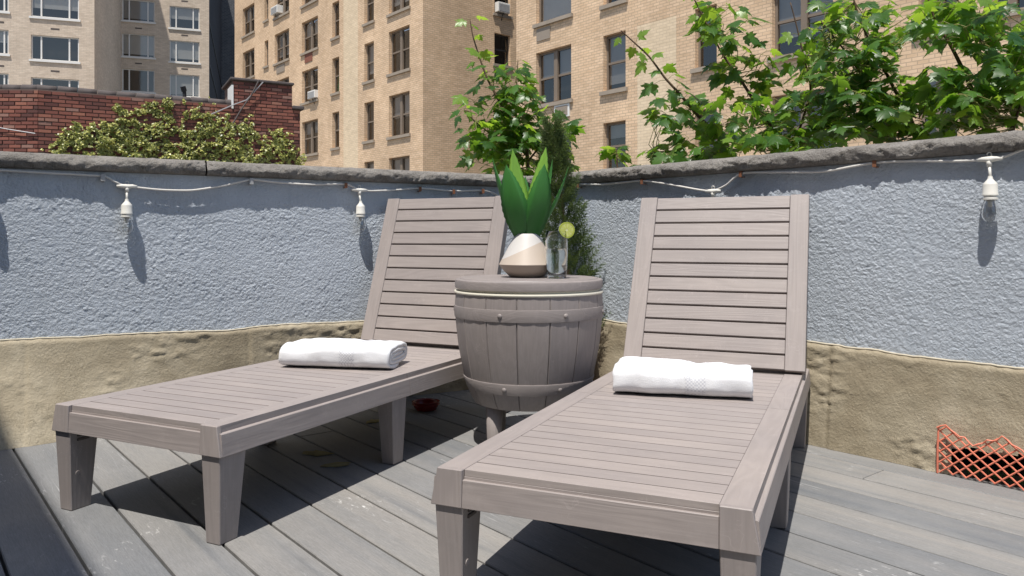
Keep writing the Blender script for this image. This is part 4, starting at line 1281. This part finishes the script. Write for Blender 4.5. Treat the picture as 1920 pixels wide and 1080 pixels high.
def pendant(p, n, lean, dv):
    d2 = Vector((-n.y, n.x))
    # flared tee on the cord with a little loop on top
    M = Matrix(((d2.x, n.x, 0, p.x), (d2.y, n.y, 0, p.y), (0, 0, 1, p.z), (0, 0, 0, 1)))
    tee = MB()
    tee.tube([M @ Vector((-0.034, 0, -0.001)), M @ Vector((-0.018, 0, 0.0)), M @ Vector((0, 0, -0.002)), M @ Vector((0.018, 0, 0.0)), M @ Vector((0.034, 0, -0.001))], [0.0048, 0.0075, 0.0095, 0.0075, 0.0048], 10)
    tee.tube([M @ Vector((0, 0, -0.004)), M @ Vector((0, 0, -0.022))], [0.0085, 0.007], 10)
    tee.tube([M @ Vector((0.006 * math.cos(a_), 0, 0.012 + 0.007 * math.sin(a_))) for a_ in [R(-60 + 30 * k) for k in range(11)]], 0.0016, 6)
    tee.build('tee', M_sock, lights, smooth=True)
    b0 = M @ Vector((0, 0, -0.02)); b1 = M @ Vector((lean, 0.012, -0.020 - dv))
    MB().tube([b0, b0 * 0.5 + b1 * 0.5 + Vector((0, 0, 0.002)), b1], 0.0042, 8).build('drop_cord', M_sock, lights, smooth=True)
    z = b1.z
    c_ = (b1.x, b1.y, z)
    so_ = MB().lathe([(0.0055, 0.004), (0.007, -0.004), (0.009, -0.007), (0.0175, -0.017), (0.0185, -0.021), (0.0190, -0.044), (0.0205, -0.047), (0.0205, -0.051), (0.0165, -0.052), (0.0165, -0.056), (0.0195, -0.058), (0.0195, -0.063), (0.012, -0.0635)][::-1], 28, c_).mesh('socket', M_sock); autosmooth(so_, 38)
    sk = place('socket', so_, lights)
    bp = [(0.0125, -0.0640), (0.0165, -0.072), (0.0210, -0.092), (0.0222, -0.103), (0.0200, -0.115), (0.0135, -0.1245), (0.0015, -0.129)]
    inner = [(max(r_ - 0.0022, 0.0004), z_ + (0.0022 if z_ < -0.11 else 0)) for r_, z_ in bp][::-1]
    MB().lathe((bp + inner)[::-1], 28, c_, cap=False).build('bulb', M_bulb, sk, smooth=True)
    MB().lathe([(0.0105, -0.0642), (0.0062, -0.069), (0.0048, -0.084), (0.002, -0.0845)][::-1], 12, c_).build('filament_post', M_fil, sk, smooth=True)
for u, v, lean in ((238, 349, -0.001), (674, 356, 0.001), (-26, 318, 0.0)):
    pendant(onL(u, v), nL, lean, 0.032)
for u, v, lean in ((1337, 358, 0.0), (1855, 298, 0.006)):
    pendant(onR(u, v), nR, lean, 0.034)
M_rust = plain('rusty_clip', (0.22, 0.095, 0.05), 0.8, 0.3, 0.3, 90)
def clip(p, n, mat, s=1.0):
    d2 = Vector((-n.y, n.x))
    M = Matrix(((d2.x, -n.x, 0, p.x), (d2.y, -n.y, 0, p.y), (0, 0, 1, p.z), (0, 0, 0, 1)))
    mb = MB()
    mb.box(-0.006 * s, 0.006 * s, -0.0075, 0.020, 0.0045, 0.0065, M)
    mb.box(-0.006 * s, 0.006 * s, -0.0078, -0.0052, -0.014 * s, 0.0045, M)
    mb.box(-0.005 * s, 0.005 * s, -0.005, 0.020, -0.0145 * s, -0.0125 * s, M)
    mb.build('clip', mat, lights)
for u, v in ((193, 330), (471, 337)): clip(onL(u, v), nL, M_metal, 1.3)
for u, v in ((648, 346), (787, 353), (850, 358), (905, 357)): clip(onL(u, v), nL, M_rust)
for u, v in ((1085, 346), (1205, 339), (1390, 325), (1641, 305)): clip(onR(u, v), nR, M_rust)

# ------------------------------------------------------------------ orange safety netting at the foot of the wall
M_net = plain('orange_net', (0.70, 0.22, 0.14), 0.55, 0.3, 0.2, 40)
netR = thing('safety_netting', 'torn orange plastic diamond netting over a hole in the tan skirt', 'netting', (PR.x, PR.y, 0), math.atan2(dR.y, dR.x))
n0 = sR_of(1771); n1 = n0 + 0.50; pit = 0.036
def ntop(s):
    k = (s - n0) / 0.075
    return 0.148 - 0.040 * abs(((k + 0.75) % 2.0) - 1.0) - 0.02 * min(1, max(0, (s - n0) / 0.35))
def strand(sa, za, sb, zb, w=0.0024):
    N_ = 40; run = []
    segs = []
    for i in range(N_ + 1):
        t = i / N_; s = sa + (sb - sa) * t; z = za + (zb - za) * t
        if n0 - 1e-6 <= s <= n1 and 0.002 <= z <= ntop(s): run.append((s, -0.052 - 0.003 * math.sin(s * 40), z))
        else:
            if len(run) > 2: segs.append(run)
            run = []
    if len(run) > 2: segs.append(run)
    for sg in segs:
        MB().tube([sg[0], sg[len(sg) // 2], sg[-1]], w, 5).build('strand', M_net, netR)
k = -9
while n0 + k * pit < n1 + 0.2:
    s = n0 + k * pit
    strand(s, 0.0, s + 0.19, 0.16); strand(s + 0.19, 0.0, s, 0.16)
    k += 1
MB().tube([(n0, -0.053, 0.001), (n0 + 0.001, -0.055, 0.07), (n0 + 0.003, -0.053, 0.138)], 0.003, 6).build('selvedge', M_net, netR)
ed = MB(); s = n0
pts = []
while s < n1:
    pts.append((s, -0.054 + random.uniform(-.004, .004), ntop(s) + random.uniform(-.004, .004))); s += 0.012
ed.tube(pts, 0.0024, 5); ed.build('torn_edge', M_net, netR)
# bits of weed growing in the pocket
wd = thing('weed', 'small green weed growing in the hole behind the orange netting', 'plant', wpt(PR, dR, nR, hs + 0.06, 0.0, 0.0), 0)
mb = MB()
for k in range(26):
    a_ = random.uniform(0, 6.28); l = random.uniform(0.02, 0.05); b_ = random.uniform(-0.05, 0.12)
    p = Vector((dR.x * b_, dR.y * b_, 0.0)); t = p + Vector((math.cos(a_) * l * .6, math.sin(a_) * l * .6, l))
    sd_ = Vector((-math.sin(a_), math.cos(a_), 0)) * 0.005
    mb.add([p, (p + t) / 2 + sd_, t, (p + t) / 2 - sd_], [(0, 1, 2, 3)])
mb.build('leaf_tuft', plain('weed_leaf', (0.05, 0.13, 0.03), 0.6), wd)
# ------------------------------------------------------------------ foliage
def leaf_mat(name, lo, hi, trans, gloss=0.38, tfac=0.42, attr=False):
    m = NT(name, gloss, 0.45)
    r = m.n('Attribute', _attribute_name='tint').outputs['Fac'] if attr else m.rand()
    v = m.coord()
    f = m.noise(v, 14.0, 3)
    c = m.mix(r, lo, hi)
    c = m.mix(1.0, c, m.mix(f, (0.8, 0.8, 0.8), (1.2, 1.2, 1.15)), 'MULTIPLY')
    # veins run out from the leaf base
    sp = m.n('SeparateXYZ', Vector=v).outputs
    ang = m.math('ARCTAN2', sp[0], m.math('ADD', sp[1], 0.02))
    vein = m.fl(m.math('ABSOLUTE', m.math('SINE', m.math('MULTIPLY', ang, 4.0))), 0.0, 0.10, 1.0, 0.0)
    c = m.mix(m.math('MULTIPLY', vein, 0.35), c, [min(1, x * 1.9) for x in hi])
    m.color(c)
    m.bump(vein, 0.25, 0.01)
    tr = m.n('BsdfTranslucent', Color=tuple(trans) + (1,))
    mx = m.n('MixShader', i0=tfac, i1=m.b.outputs[0], i2=tr.outputs[0])
    m.l(mx.outputs[0], m.t.nodes['Material Output'].inputs[0])
    return m.m
M_maple = leaf_mat('maple_leaf', (0.016, 0.058, 0.013), (0.064, 0.150, 0.024), (0.26, 0.48, 0.03), 0.36, 0.40)
M_maple_y = leaf_mat('young_maple_leaf', (0.09, 0.19, 0.03), (0.15, 0.27, 0.045), (0.42, 0.62, 0.05), 0.36, 0.5)
M_bark = plain('maple_twig', (0.115, 0.075, 0.05), 0.8, 0.2, 0.3, 60)
M_petiole = plain('leaf_stalk', (0.20, 0.20, 0.06), 0.6, 0.3)

def maple_mesh(seed, mat):
    r = random.Random(seed)
    half = [(0.0, 0.0), (0.10, -0.10), (0.24, -0.13), (0.36, -0.06), (0.30, 0.04), (0.44, 0.06), (0.60, 0.16), (0.53, 0.22), (0.66, 0.40), (0.50, 0.40), (0.40, 0.36), (0.27, 0.40), (0.33, 0.58), (0.24, 0.60), (0.22, 0.74), (0.12, 0.76), (0.0, 1.04)]
    def jit(p): return (p[0] * r.uniform(0.92, 1.08), p[1] + r.uniform(-0.02, 0.02))
    rp = [half[0]] + [jit(p) for p in half[1:-1]] + [half[-1]]
    lp = [half[0]] + [jit(p) for p in half[1:-1]] + [half[-1]]
    curl = r.uniform(0.10, 0.34); fold = r.uniform(0.05, 0.30); tw = r.uniform(-0.2, 0.2)
    def z(x, y): return -curl * (y - 0.2) ** 2 - fold * abs(x) + 0.10 * math.sin(9 * x + 3 * y + seed) * abs(x) + tw * x * y
    mb = MB()
    mid = [(0, 0.0), (0, 0.2), (0, 0.42), (0, 0.7), (0, 1.04)]
    for pts, sg in ((rp, 1), (lp, -1)):
        # fan in strips from the midrib
        for (a, b, m0, m1) in ((0, 4, 0, 1), (4, 8, 1, 1), (8, 11, 1, 2), (11, 13, 2, 3), (13, 16, 3, 4)):
            poly = [(sg * p[0], p[1]) for p in pts[a:b + 1]]
            mids = [mid[m1]] + ([mid[m0]] if m0 != m1 else [])
            ring = poly + mids
            ring2 = []
            for p in ring:
                if not ring2 or math.dist(p, ring2[-1]) > 1e-5: ring2.append(p)
            if math.dist(ring2[0], ring2[-1]) < 1e-5: ring2.pop()
            if len(ring2) < 3: continue
            vs = [(p[0], p[1], z(p[0], p[1])) for p in ring2]
            f = tuple(range(len(vs)))
            mb.add(vs, [f if sg > 0 else f[::-1]])
    me = mb.mesh('leaf', mat, True)
    bm = bmesh.new(); bm.from_mesh(me)
    bmesh.ops.remove_doubles(bm, verts=bm.verts[:], dist=0.002)
    bmesh.ops.triangulate(bm, faces=bm.faces[:])
    bmesh.ops.recalc_face_normals(bm, faces=bm.faces[:])
    bm.to_mesh(me); bm.free()
    me.polygons.foreach_set('use_smooth', [True] * len(me.polygons))
    return me
LEAVES = [maple_mesh(k, M_maple) for k in range(5)]
LEAVES_Y = [maple_mesh(k + 10, M_maple_y) for k in range(3)]

def leaf_matrix(p, d, size, rr):
    """leaf base at p, blade running along d, upper side to the sky"""
    d = d.normalized()
    up = Vector((rr.uniform(-0.9, 0.9), rr.uniform(-1.2, 0.45), 1.0)).normalized()
    x = d.cross(up)
    if x.length < 1e-3: x = Vector((1, 0, 0))
    x.normalize(); z = x.cross(d).normalized()
    M = Matrix((( x.x, d.x, z.x, p.x), (x.y, d.y, z.y, p.y), (x.z, d.z, z.z, p.z), (0, 0, 0, 1)))
    return M @ Matrix.Scale(size, 4)

def maple(label, stems, sprays, seed, lsize, nodes=0.075, side=0.5, trunk_to=None):
    """stems: lists of (u, v, Y); sprays: extra side-branch ellipses (u, v, ru, rv, Y, dY, count)"""
    rr = random.Random(seed)
    P = [[at(u, v, Y) for u, v, Y in st] for st in stems]
    base = P[0][-1]
    root = thing('maple_tree', label, 'tree', (base.x, base.y, ZB), 0, 'young maples behind the parapet')
    O = Vector((base.x, base.y, ZB))
    tr = MB(); leaves = []
    tw = MB()
    def stemtube(mb, pts, r0, r1):
        k = len(pts)
        mb.tube([p - O for p in pts], [r0 + (r1 - r0) * i / (k - 1) for i in range(k)], 7)
    main = smooth_path(P[0], 4)
    tr_pts = main + [Vector((base.x + 0.05, base.y + 0.1, base.z - 0.8)), Vector((base.x + 0.08, base.y + 0.15, -2.5)), Vector((base.x, base.y, ZB))]
    kk = len(main)
    tr.tube([p - O for p in tr_pts], [0.0028 + 0.009 * i / kk for i in range(kk)] + [0.020, 0.04, 0.07], 8)
    tr.build('trunk', M_bark, root, smooth=True)
    def leaf_at(p, d, s, young):
        st_len = s * rr.uniform(0.5, 0.95)
        q = p + d * st_len
        tw.tube([p - O, (p + q) / 2 - O + Vector((0, 0, 0.008)), q - O], 0.0011, 4, False)
        dd_ = (d + Vector((0, 0, -0.55 - 0.4 * rr.random()))).normalized()
        leaves.append((q - O, dd_, s, young))
    def along(pts, r0, young_tip, dens):
        L = 0; acc = rr.uniform(0, nodes)
        tot = sum((pts[i + 1] - pts[i]).length for i in range(len(pts) - 1))
        fl_ = rr.uniform(0, 3.14)
        for i in range(len(pts) - 1):
            seg = pts[i + 1] - pts[i]; l = seg.length
            while acc < l:
                p = pts[i] + seg * (acc / l); t = (L + acc) / tot
                ax = seg.normalized()
                s1 = ax.cross(Vector((math.cos(fl_), math.sin(fl_), 0.2))).normalized()
                for sg in (1, -1):
                    if rr.random() < dens:
                        d = (s1 * sg + Vector((rr.uniform(-.3, .3), rr.uniform(-.4, .3), rr.uniform(-.1, .5))) - ax * 0.2 * 0).normalized()
                        sz = lsize * rr.uniform(0.62, 1.15) * (0.78 + 0.32 * min(1, t * 2.5))
                        leaf_at(p, d, sz, t < 0.28 and rr.random() < young_tip)
                fl_ += 1.57 + rr.uniform(-.3, .3)
                acc += nodes * rr.uniform(0.8, 1.3)
            acc -= l; L += l
    along(main, 0.004, 0.8, 0.8)
    for st in P[1:]:
        sp = smooth_path(st, 4)
        b = MB(); stemtube(b, sp, 0.0025, 0.007); b.build('branch', M_bark, root, smooth=True)
        along(sp, 0.003, 0.7, 0.8)
    allp = [p for st in P for p in smooth_path(st, 6)]
    for (u, v, ru, rv, Y, dY, n) in sprays:
        c0 = at(u, v, Y)
        for k in range(n):
            a_ = rr.uniform(0, 6.283); q = math.sqrt(rr.random())
            e = at(u + ru * q * math.cos(a_), v + rv * q * math.sin(a_), Y + rr.uniform(-dY, dY))
            j = min(allp, key=lambda p: (p - e).length + max(0, p.z - e.z) * 0.6)
            m_ = (j + e) / 2 + Vector((rr.uniform(-.04, .04), rr.uniform(-.04, .04), -0.03))
            pts = [e, m_, j]
            if (e - j).length > 0.03:
                tw.tube([p - O for p in pts], [0.0013, 0.002, 0.0028], 5, False)
            for q_ in range(2 if rr.random() < 0.55 else 1):
                an = rr.uniform(0, 6.283)
                leaf_at(e, Vector((math.cos(an), math.sin(an) * 0.9, rr.uniform(-0.1, 0.5))).normalized(), lsize * rr.uniform(0.6, 1.15), rr.random() < 0.24)
    stuff(tw.build('twigs', M_petiole, root))
    shown = leaves[:300]
    for p, d, s, y in shown:
        me = rr.choice(LEAVES_Y if y else LEAVES)
        place('leaf', me, root, mw=leaf_matrix(p, d, s, rr))
    if len(leaves) > 300:
        mb = MB()
        for p, d, s, y in leaves[300:]:
            me = rr.choice(LEAVES); M = leaf_matrix(p, d, s, rr)
            mb.add([M @ v.co for v in me.vertices], [tuple(f.vertices) for f in me.polygons])
        stuff(mb.build('foliage', M_maple, root, smooth=True))
    return root

Ya = 4.7
maple('young maple with a tall thin leader, rising behind the agave at the parapet corner',
      [[(881, 35, Ya), (887, 69, Ya), (901, 113, Ya), (915, 150, Ya), (947, 208, Ya), (975, 239, Ya), (988, 283, Ya), (991, 340, Ya)],
       [(870, 205, 4.6), (887, 224, 4.6), (922, 252, Ya), (966, 268, Ya), (985, 290, Ya)],
       [(971, 112, 4.8), (969, 160, 4.8), (969, 220, 4.8), (980, 262, Ya)],
       [(930, 128, 4.8), (925, 170, 4.8), (947, 208, Ya)],
       [(1045, 235, 4.7), (1020, 265, 4.7), (992, 300, 4.7)]],
      [(960, 150, 42, 40, 4.75, .15, 20), (930, 225, 60, 50, 4.65, .2, 30), (990, 230, 50, 55, 4.75, .2, 35), (945, 285, 60, 40, 4.65, .2, 30), (1010, 290, 60, 40, 4.7, .2, 27), (1055, 260, 25, 30, 4.7, .15, 7)],
      21, 0.092, 0.05)
maple('maple with a long bare-tipped branch reaching across the single windows of the nearer block',
      [[(1164, 57, 3.95), (1186, 77, 3.95), (1218, 107, 3.95), (1246, 145, 3.95), (1274, 176, 3.95), (1306, 214, 3.95), (1334, 242, 3.95), (1365, 275, 3.95), (1395, 330, 3.95)],
       [(1156, 278, 4.0), (1157, 292, 4.0), (1160, 320, 4.0), (1200, 360, 4.0)],
       [(1228, 285, 4.0), (1231, 300, 4.0), (1240, 330, 4.0)]],
      [(1260, 215, 45, 38, 3.9, .15, 15), (1330, 262, 70, 40, 3.9, .2, 30), (1290, 290, 55, 22, 3.9, .2, 13), (1157, 286, 16, 10, 4.0, .05, 4), (1230, 290, 20, 12, 4.0, .06, 4)],
      33, 0.086, 0.062)
maple('maple with two slender upright shoots beside the large twin window',
      [[(1290, -25, 3.7), (1331, 57, 3.7), (1356, 104, 3.7), (1381, 138, 3.7), (1412, 186, 3.7), (1441, 230, 3.7), (1470, 280, 3.7), (1490, 330, 3.7)],
       [(1482, 5, 3.6), (1494, 50, 3.6), (1508, 110, 3.6), (1520, 170, 3.65), (1500, 240, 3.7), (1485, 300, 3.7)]],
      [(1350, 60, 45, 50, 3.65, .15, 18), (1400, 130, 50, 45, 3.65, .15, 16), (1400, 225, 55, 50, 3.6, .2, 29), (1520, 215, 60, 50, 3.55, .2, 42), (1480, 268, 70, 28, 3.5, .2, 31), (1545, 120, 40, 45, 3.6, .15, 23)],
      45, 0.086, 0.064)
maple('densest maple, its trunk leaning up from the coping beside the twin windows',
      [[(1596, -20, 3.3), (1601, 0, 3.3), (1612, 35, 3.3), (1642, 104, 3.3), (1664, 142, 3.3), (1680, 173, 3.3), (1699, 201, 3.3), (1711, 233, 3.3), (1730, 270, 3.3), (1745, 330, 3.3)],
       [(1540, 40, 3.3), (1580, 90, 3.3), (1625, 150, 3.3), (1690, 195, 3.3)]],
      [(1590, 60, 60, 55, 3.3, .2, 42), (1600, 140, 65, 50, 3.25, .2, 48), (1660, 60, 50, 60, 3.3, .2, 29), (1690, 205, 60, 45, 3.2, .2, 40), (1600, 215, 60, 40, 3.3, .2, 33), (1650, 235, 45, 20, 3.2, .15, 13)],
      58, 0.078, 0.06)
maple('maple with broad drooping leaves and several crossing shoots at the far end of the coping',
      [[(1735, -20, 3.05), (1752, 35, 3.05), (1765, 57, 3.05), (1784, 88, 3.05), (1810, 140, 3.05), (1835, 200, 3.05), (1850, 260, 3.05), (1860, 330, 3.05)],
       [(1790, -10, 3.0), (1830, 60, 3.0), (1872, 126, 2.95), (1894, 151, 2.95), (1905, 210, 2.95), (1880, 280, 3.0)],
       [(1945, 60, 2.9), (1925, 150, 2.9), (1903, 230, 2.9), (1890, 290, 2.95)]],
      [(1800, 40, 70, 55, 3.0, .2, 31), (1860, 60, 60, 60, 2.95, .2, 33), (1790, 170, 50, 45, 3.0, .2, 29), (1870, 160, 60, 55, 2.9, .2, 44), (1815, 215, 60, 30, 2.95, .15, 26), (1930, 120, 40, 100, 2.85, .15, 26)],
      71, 0.080, 0.062)

# ------------------------------------------------------------------ feathery conifer in the parapet corner
M_jun = leaf_mat('juniper_spray', (0.028, 0.062, 0.028), (0.13, 0.175, 0.055), (0.16, 0.22, 0.05), 0.6, 0.3, True)
SY = 3.28
jb = at(1066, 560, SY)
jun = thing('conifer_shrub', 'feathery green conifer in a pot behind the barrel, in the parapet corner', 'shrub', (jb.x, jb.y, 0))
MB().lathe([(0.085, 0.0), (0.09, 0.004), (0.115, 0.20), (0.12, 0.205), (0.12, 0.225), (0.108, 0.225), (0.10, 0.19), (0.002, 0.19)], 28).build('pot', plain('clay_pot', (0.24, 0.11, 0.07), 0.8, 0.2, 0.2, 30), jun, smooth=True)
jt = at(1036, 232, SY); top = Vector((jt.x - jb.x, 0.0, jt.z))
MB().tube([(0, 0, 0.18), (0.005, 0, 0.5), (top.x * 0.4, 0, 0.85), (top.x, 0, top.z - 0.05)], [0.013, 0.01, 0.006, 0.002], 6).build('stem', M_bark, jun, smooth=True)
rr = random.Random(5); mb = MB(); tints = []
for k in range(1050):
    t = rr.random() ** 1.15                       # 0 base .. 1 top
    z = 0.26 + (top.z - 0.27) * t
    cx_ = top.x * max(0, t - 0.25) / 0.75
    wid = 0.135 * (1 - t) ** 0.85 * (0.75 + 0.5 * vn(np.array(t * 7.0), np.array(rr.random() * 3.0), 3)) + 0.014
    a_ = rr.uniform(0, 6.283); q = wid * rr.uniform(0.25, 1.0)
    e = Vector((cx_ + q * math.cos(a_), q * math.sin(a_), z + q * 0.3))
    ln = rr.uniform(0.035, 0.075)
    d = Vector((math.cos(a_) * 0.6 + rr.uniform(-.3, .3), math.sin(a_) * 0.6 + rr.uniform(-.3, .3), rr.uniform(0.4, 1.1))).normalized()
    s = d.cross(Vector((rr.uniform(-1, 1), rr.uniform(-1, 1), rr.uniform(-1, 1)))).normalized()
    n_ = s.cross(d)
    tn = rr.uniform(-0.1, 0.6)
    for j in range(13):                           # a spray of fine scale-leaf twiglets
        f = j / 12; p = e + d * ln * f
        for sg in (-1, 1):
            w = ln * 0.42 * (1 - 0.75 * f)
            tip = p + (s * sg * math.cos(j * 0.9) + n_ * sg * math.sin(j * 0.9)) * w + d * w * 0.9
            o_ = (d * 0.0020)
            mb.add([p - o_, tip, p + o_], [(0, 1, 2)]); tints += [min(1, max(0, tn + 0.35 * f))] * 3
me = mb.mesh('foliage', M_jun); at_ = me.attributes.new('tint', 'FLOAT', 'POINT'); at_.data.foreach_set('value', np.array(tints, np.float32))
stuff(place('foliage', me, jun))

# ------------------------------------------------------------------ ivy on the red brick wall
M_ivy = leaf_mat('ivy_leaf', (0.075, 0.105, 0.02), (0.58, 0.56, 0.17), (0.45, 0.46, 0.07), 0.35, 0.2, True)
out = [(92, 283), (118, 240), (138, 234), (165, 245), (190, 222), (203, 194), (222, 190), (236, 222), (258, 212), (280, 186), (302, 179), (322, 192), (328, 218), (338, 202), (362, 190), (398, 198), (400, 212), (428, 210), (442, 226), (456, 232), (470, 220), (468, 240), (492, 252), (522, 240), (544, 258), (556, 282), (572, 300), (574, 335), (80, 335)]
def inpoly(x, y, P):
    c_ = False; j = len(P) - 1
    for i in range(len(P)):
        xi_, yi_ = P[i]; xj, yj = P[j]
        if (yi_ > y) != (yj > y) and x < (xj - xi_) * (y - yi_) / (yj - yi_) + xi_: c_ = not c_
        j = i
    return c_
ivy = thing('ivy', 'yellow-green ivy climbing the red brick wall', 'plant', (PK.x, PK.y, 0), fK.ang)
rr = random.Random(9); cnt = 0
shape = [(0, 0), (0.35, 0.05), (0.5, 0.35), (0.28, 0.5), (0.2, 0.8), (0, 1.0), (-0.2, 0.8), (-0.28, 0.5), (-0.5, 0.35), (-0.35, 0.05)]
vs = []; fs = []; tints = []
for _ in range(130000):
    u = rr.uniform(80, 575); v = rr.uniform(176, 335)
    uj = u + 26 * (float(vn(u / 8.0, v / 8.0, 4)) - 0.5); vj = v + 30 * (float(vn(u / 7.0, v / 7.0, 5)) - 0.5)
    if not inpoly(uj, vj, out): continue
    den = float(fbm(u / 22.0, v / 20.0, 77, 3)); low = min(1, max(0, (v - 200) / 90))
    if den < 0.49 - 0.25 * low or (float(vn(u / 5.0, v / 4.5, 91)) < 0.40): continue
    s = fK.s(u); z = fK.z(u, v)
    bulge = 0.04 + 0.22 * max(0, float(fbm(u / 15.0, v / 14.0, 78, 2)) - 0.4) * (0.6 + low)
    y = -bulge * rr.uniform(0.25, 1.0)
    L = rr.uniform(0.026, 0.05)
    d = Vector((rr.uniform(-1, 1), rr.uniform(-0.5, 0.1), rr.uniform(-1.1, 0.25))).normalized()
    up = Vector((rr.uniform(-1, 1), -1.0, rr.uniform(-0.4, 1.6))).normalized()
    x = d.cross(up).normalized(); k = len(vs); n_ = x.cross(d)
    for p in shape:
        q = Vector((s, y, z)) + x * p[0] * L + d * p[1] * L - n_ * abs(p[0]) * L * 0.25
        vs.append(tuple(q))
    fs.append(tuple(range(k, k + 10))); tints += [rr.random() ** 1.5] * 10
    cnt += 1
    if cnt >= 17000: break
me = MB().add(vs, fs).mesh('foliage', M_ivy); at_ = me.attributes.new('tint', 'FLOAT', 'POINT'); at_.data.foreach_set('value', np.array(tints, np.float32))
stuff(place('foliage', me, ivy))
for k in range(26):
    u = rr.uniform(120, 550); p0 = Vector((fK.s(u), -0.03, 1.2)); pts = [p0]
    for j in range(6):
        pts.append(pts[-1] + Vector((rr.uniform(-.16, .16), 0, rr.uniform(.12, .26))))
    pts = [p for p in pts if p.z < fK.z(u, 225)]
    if len(pts) > 2: MB().tube(pts, 0.008, 5).build('stem', M_bark, ivy)
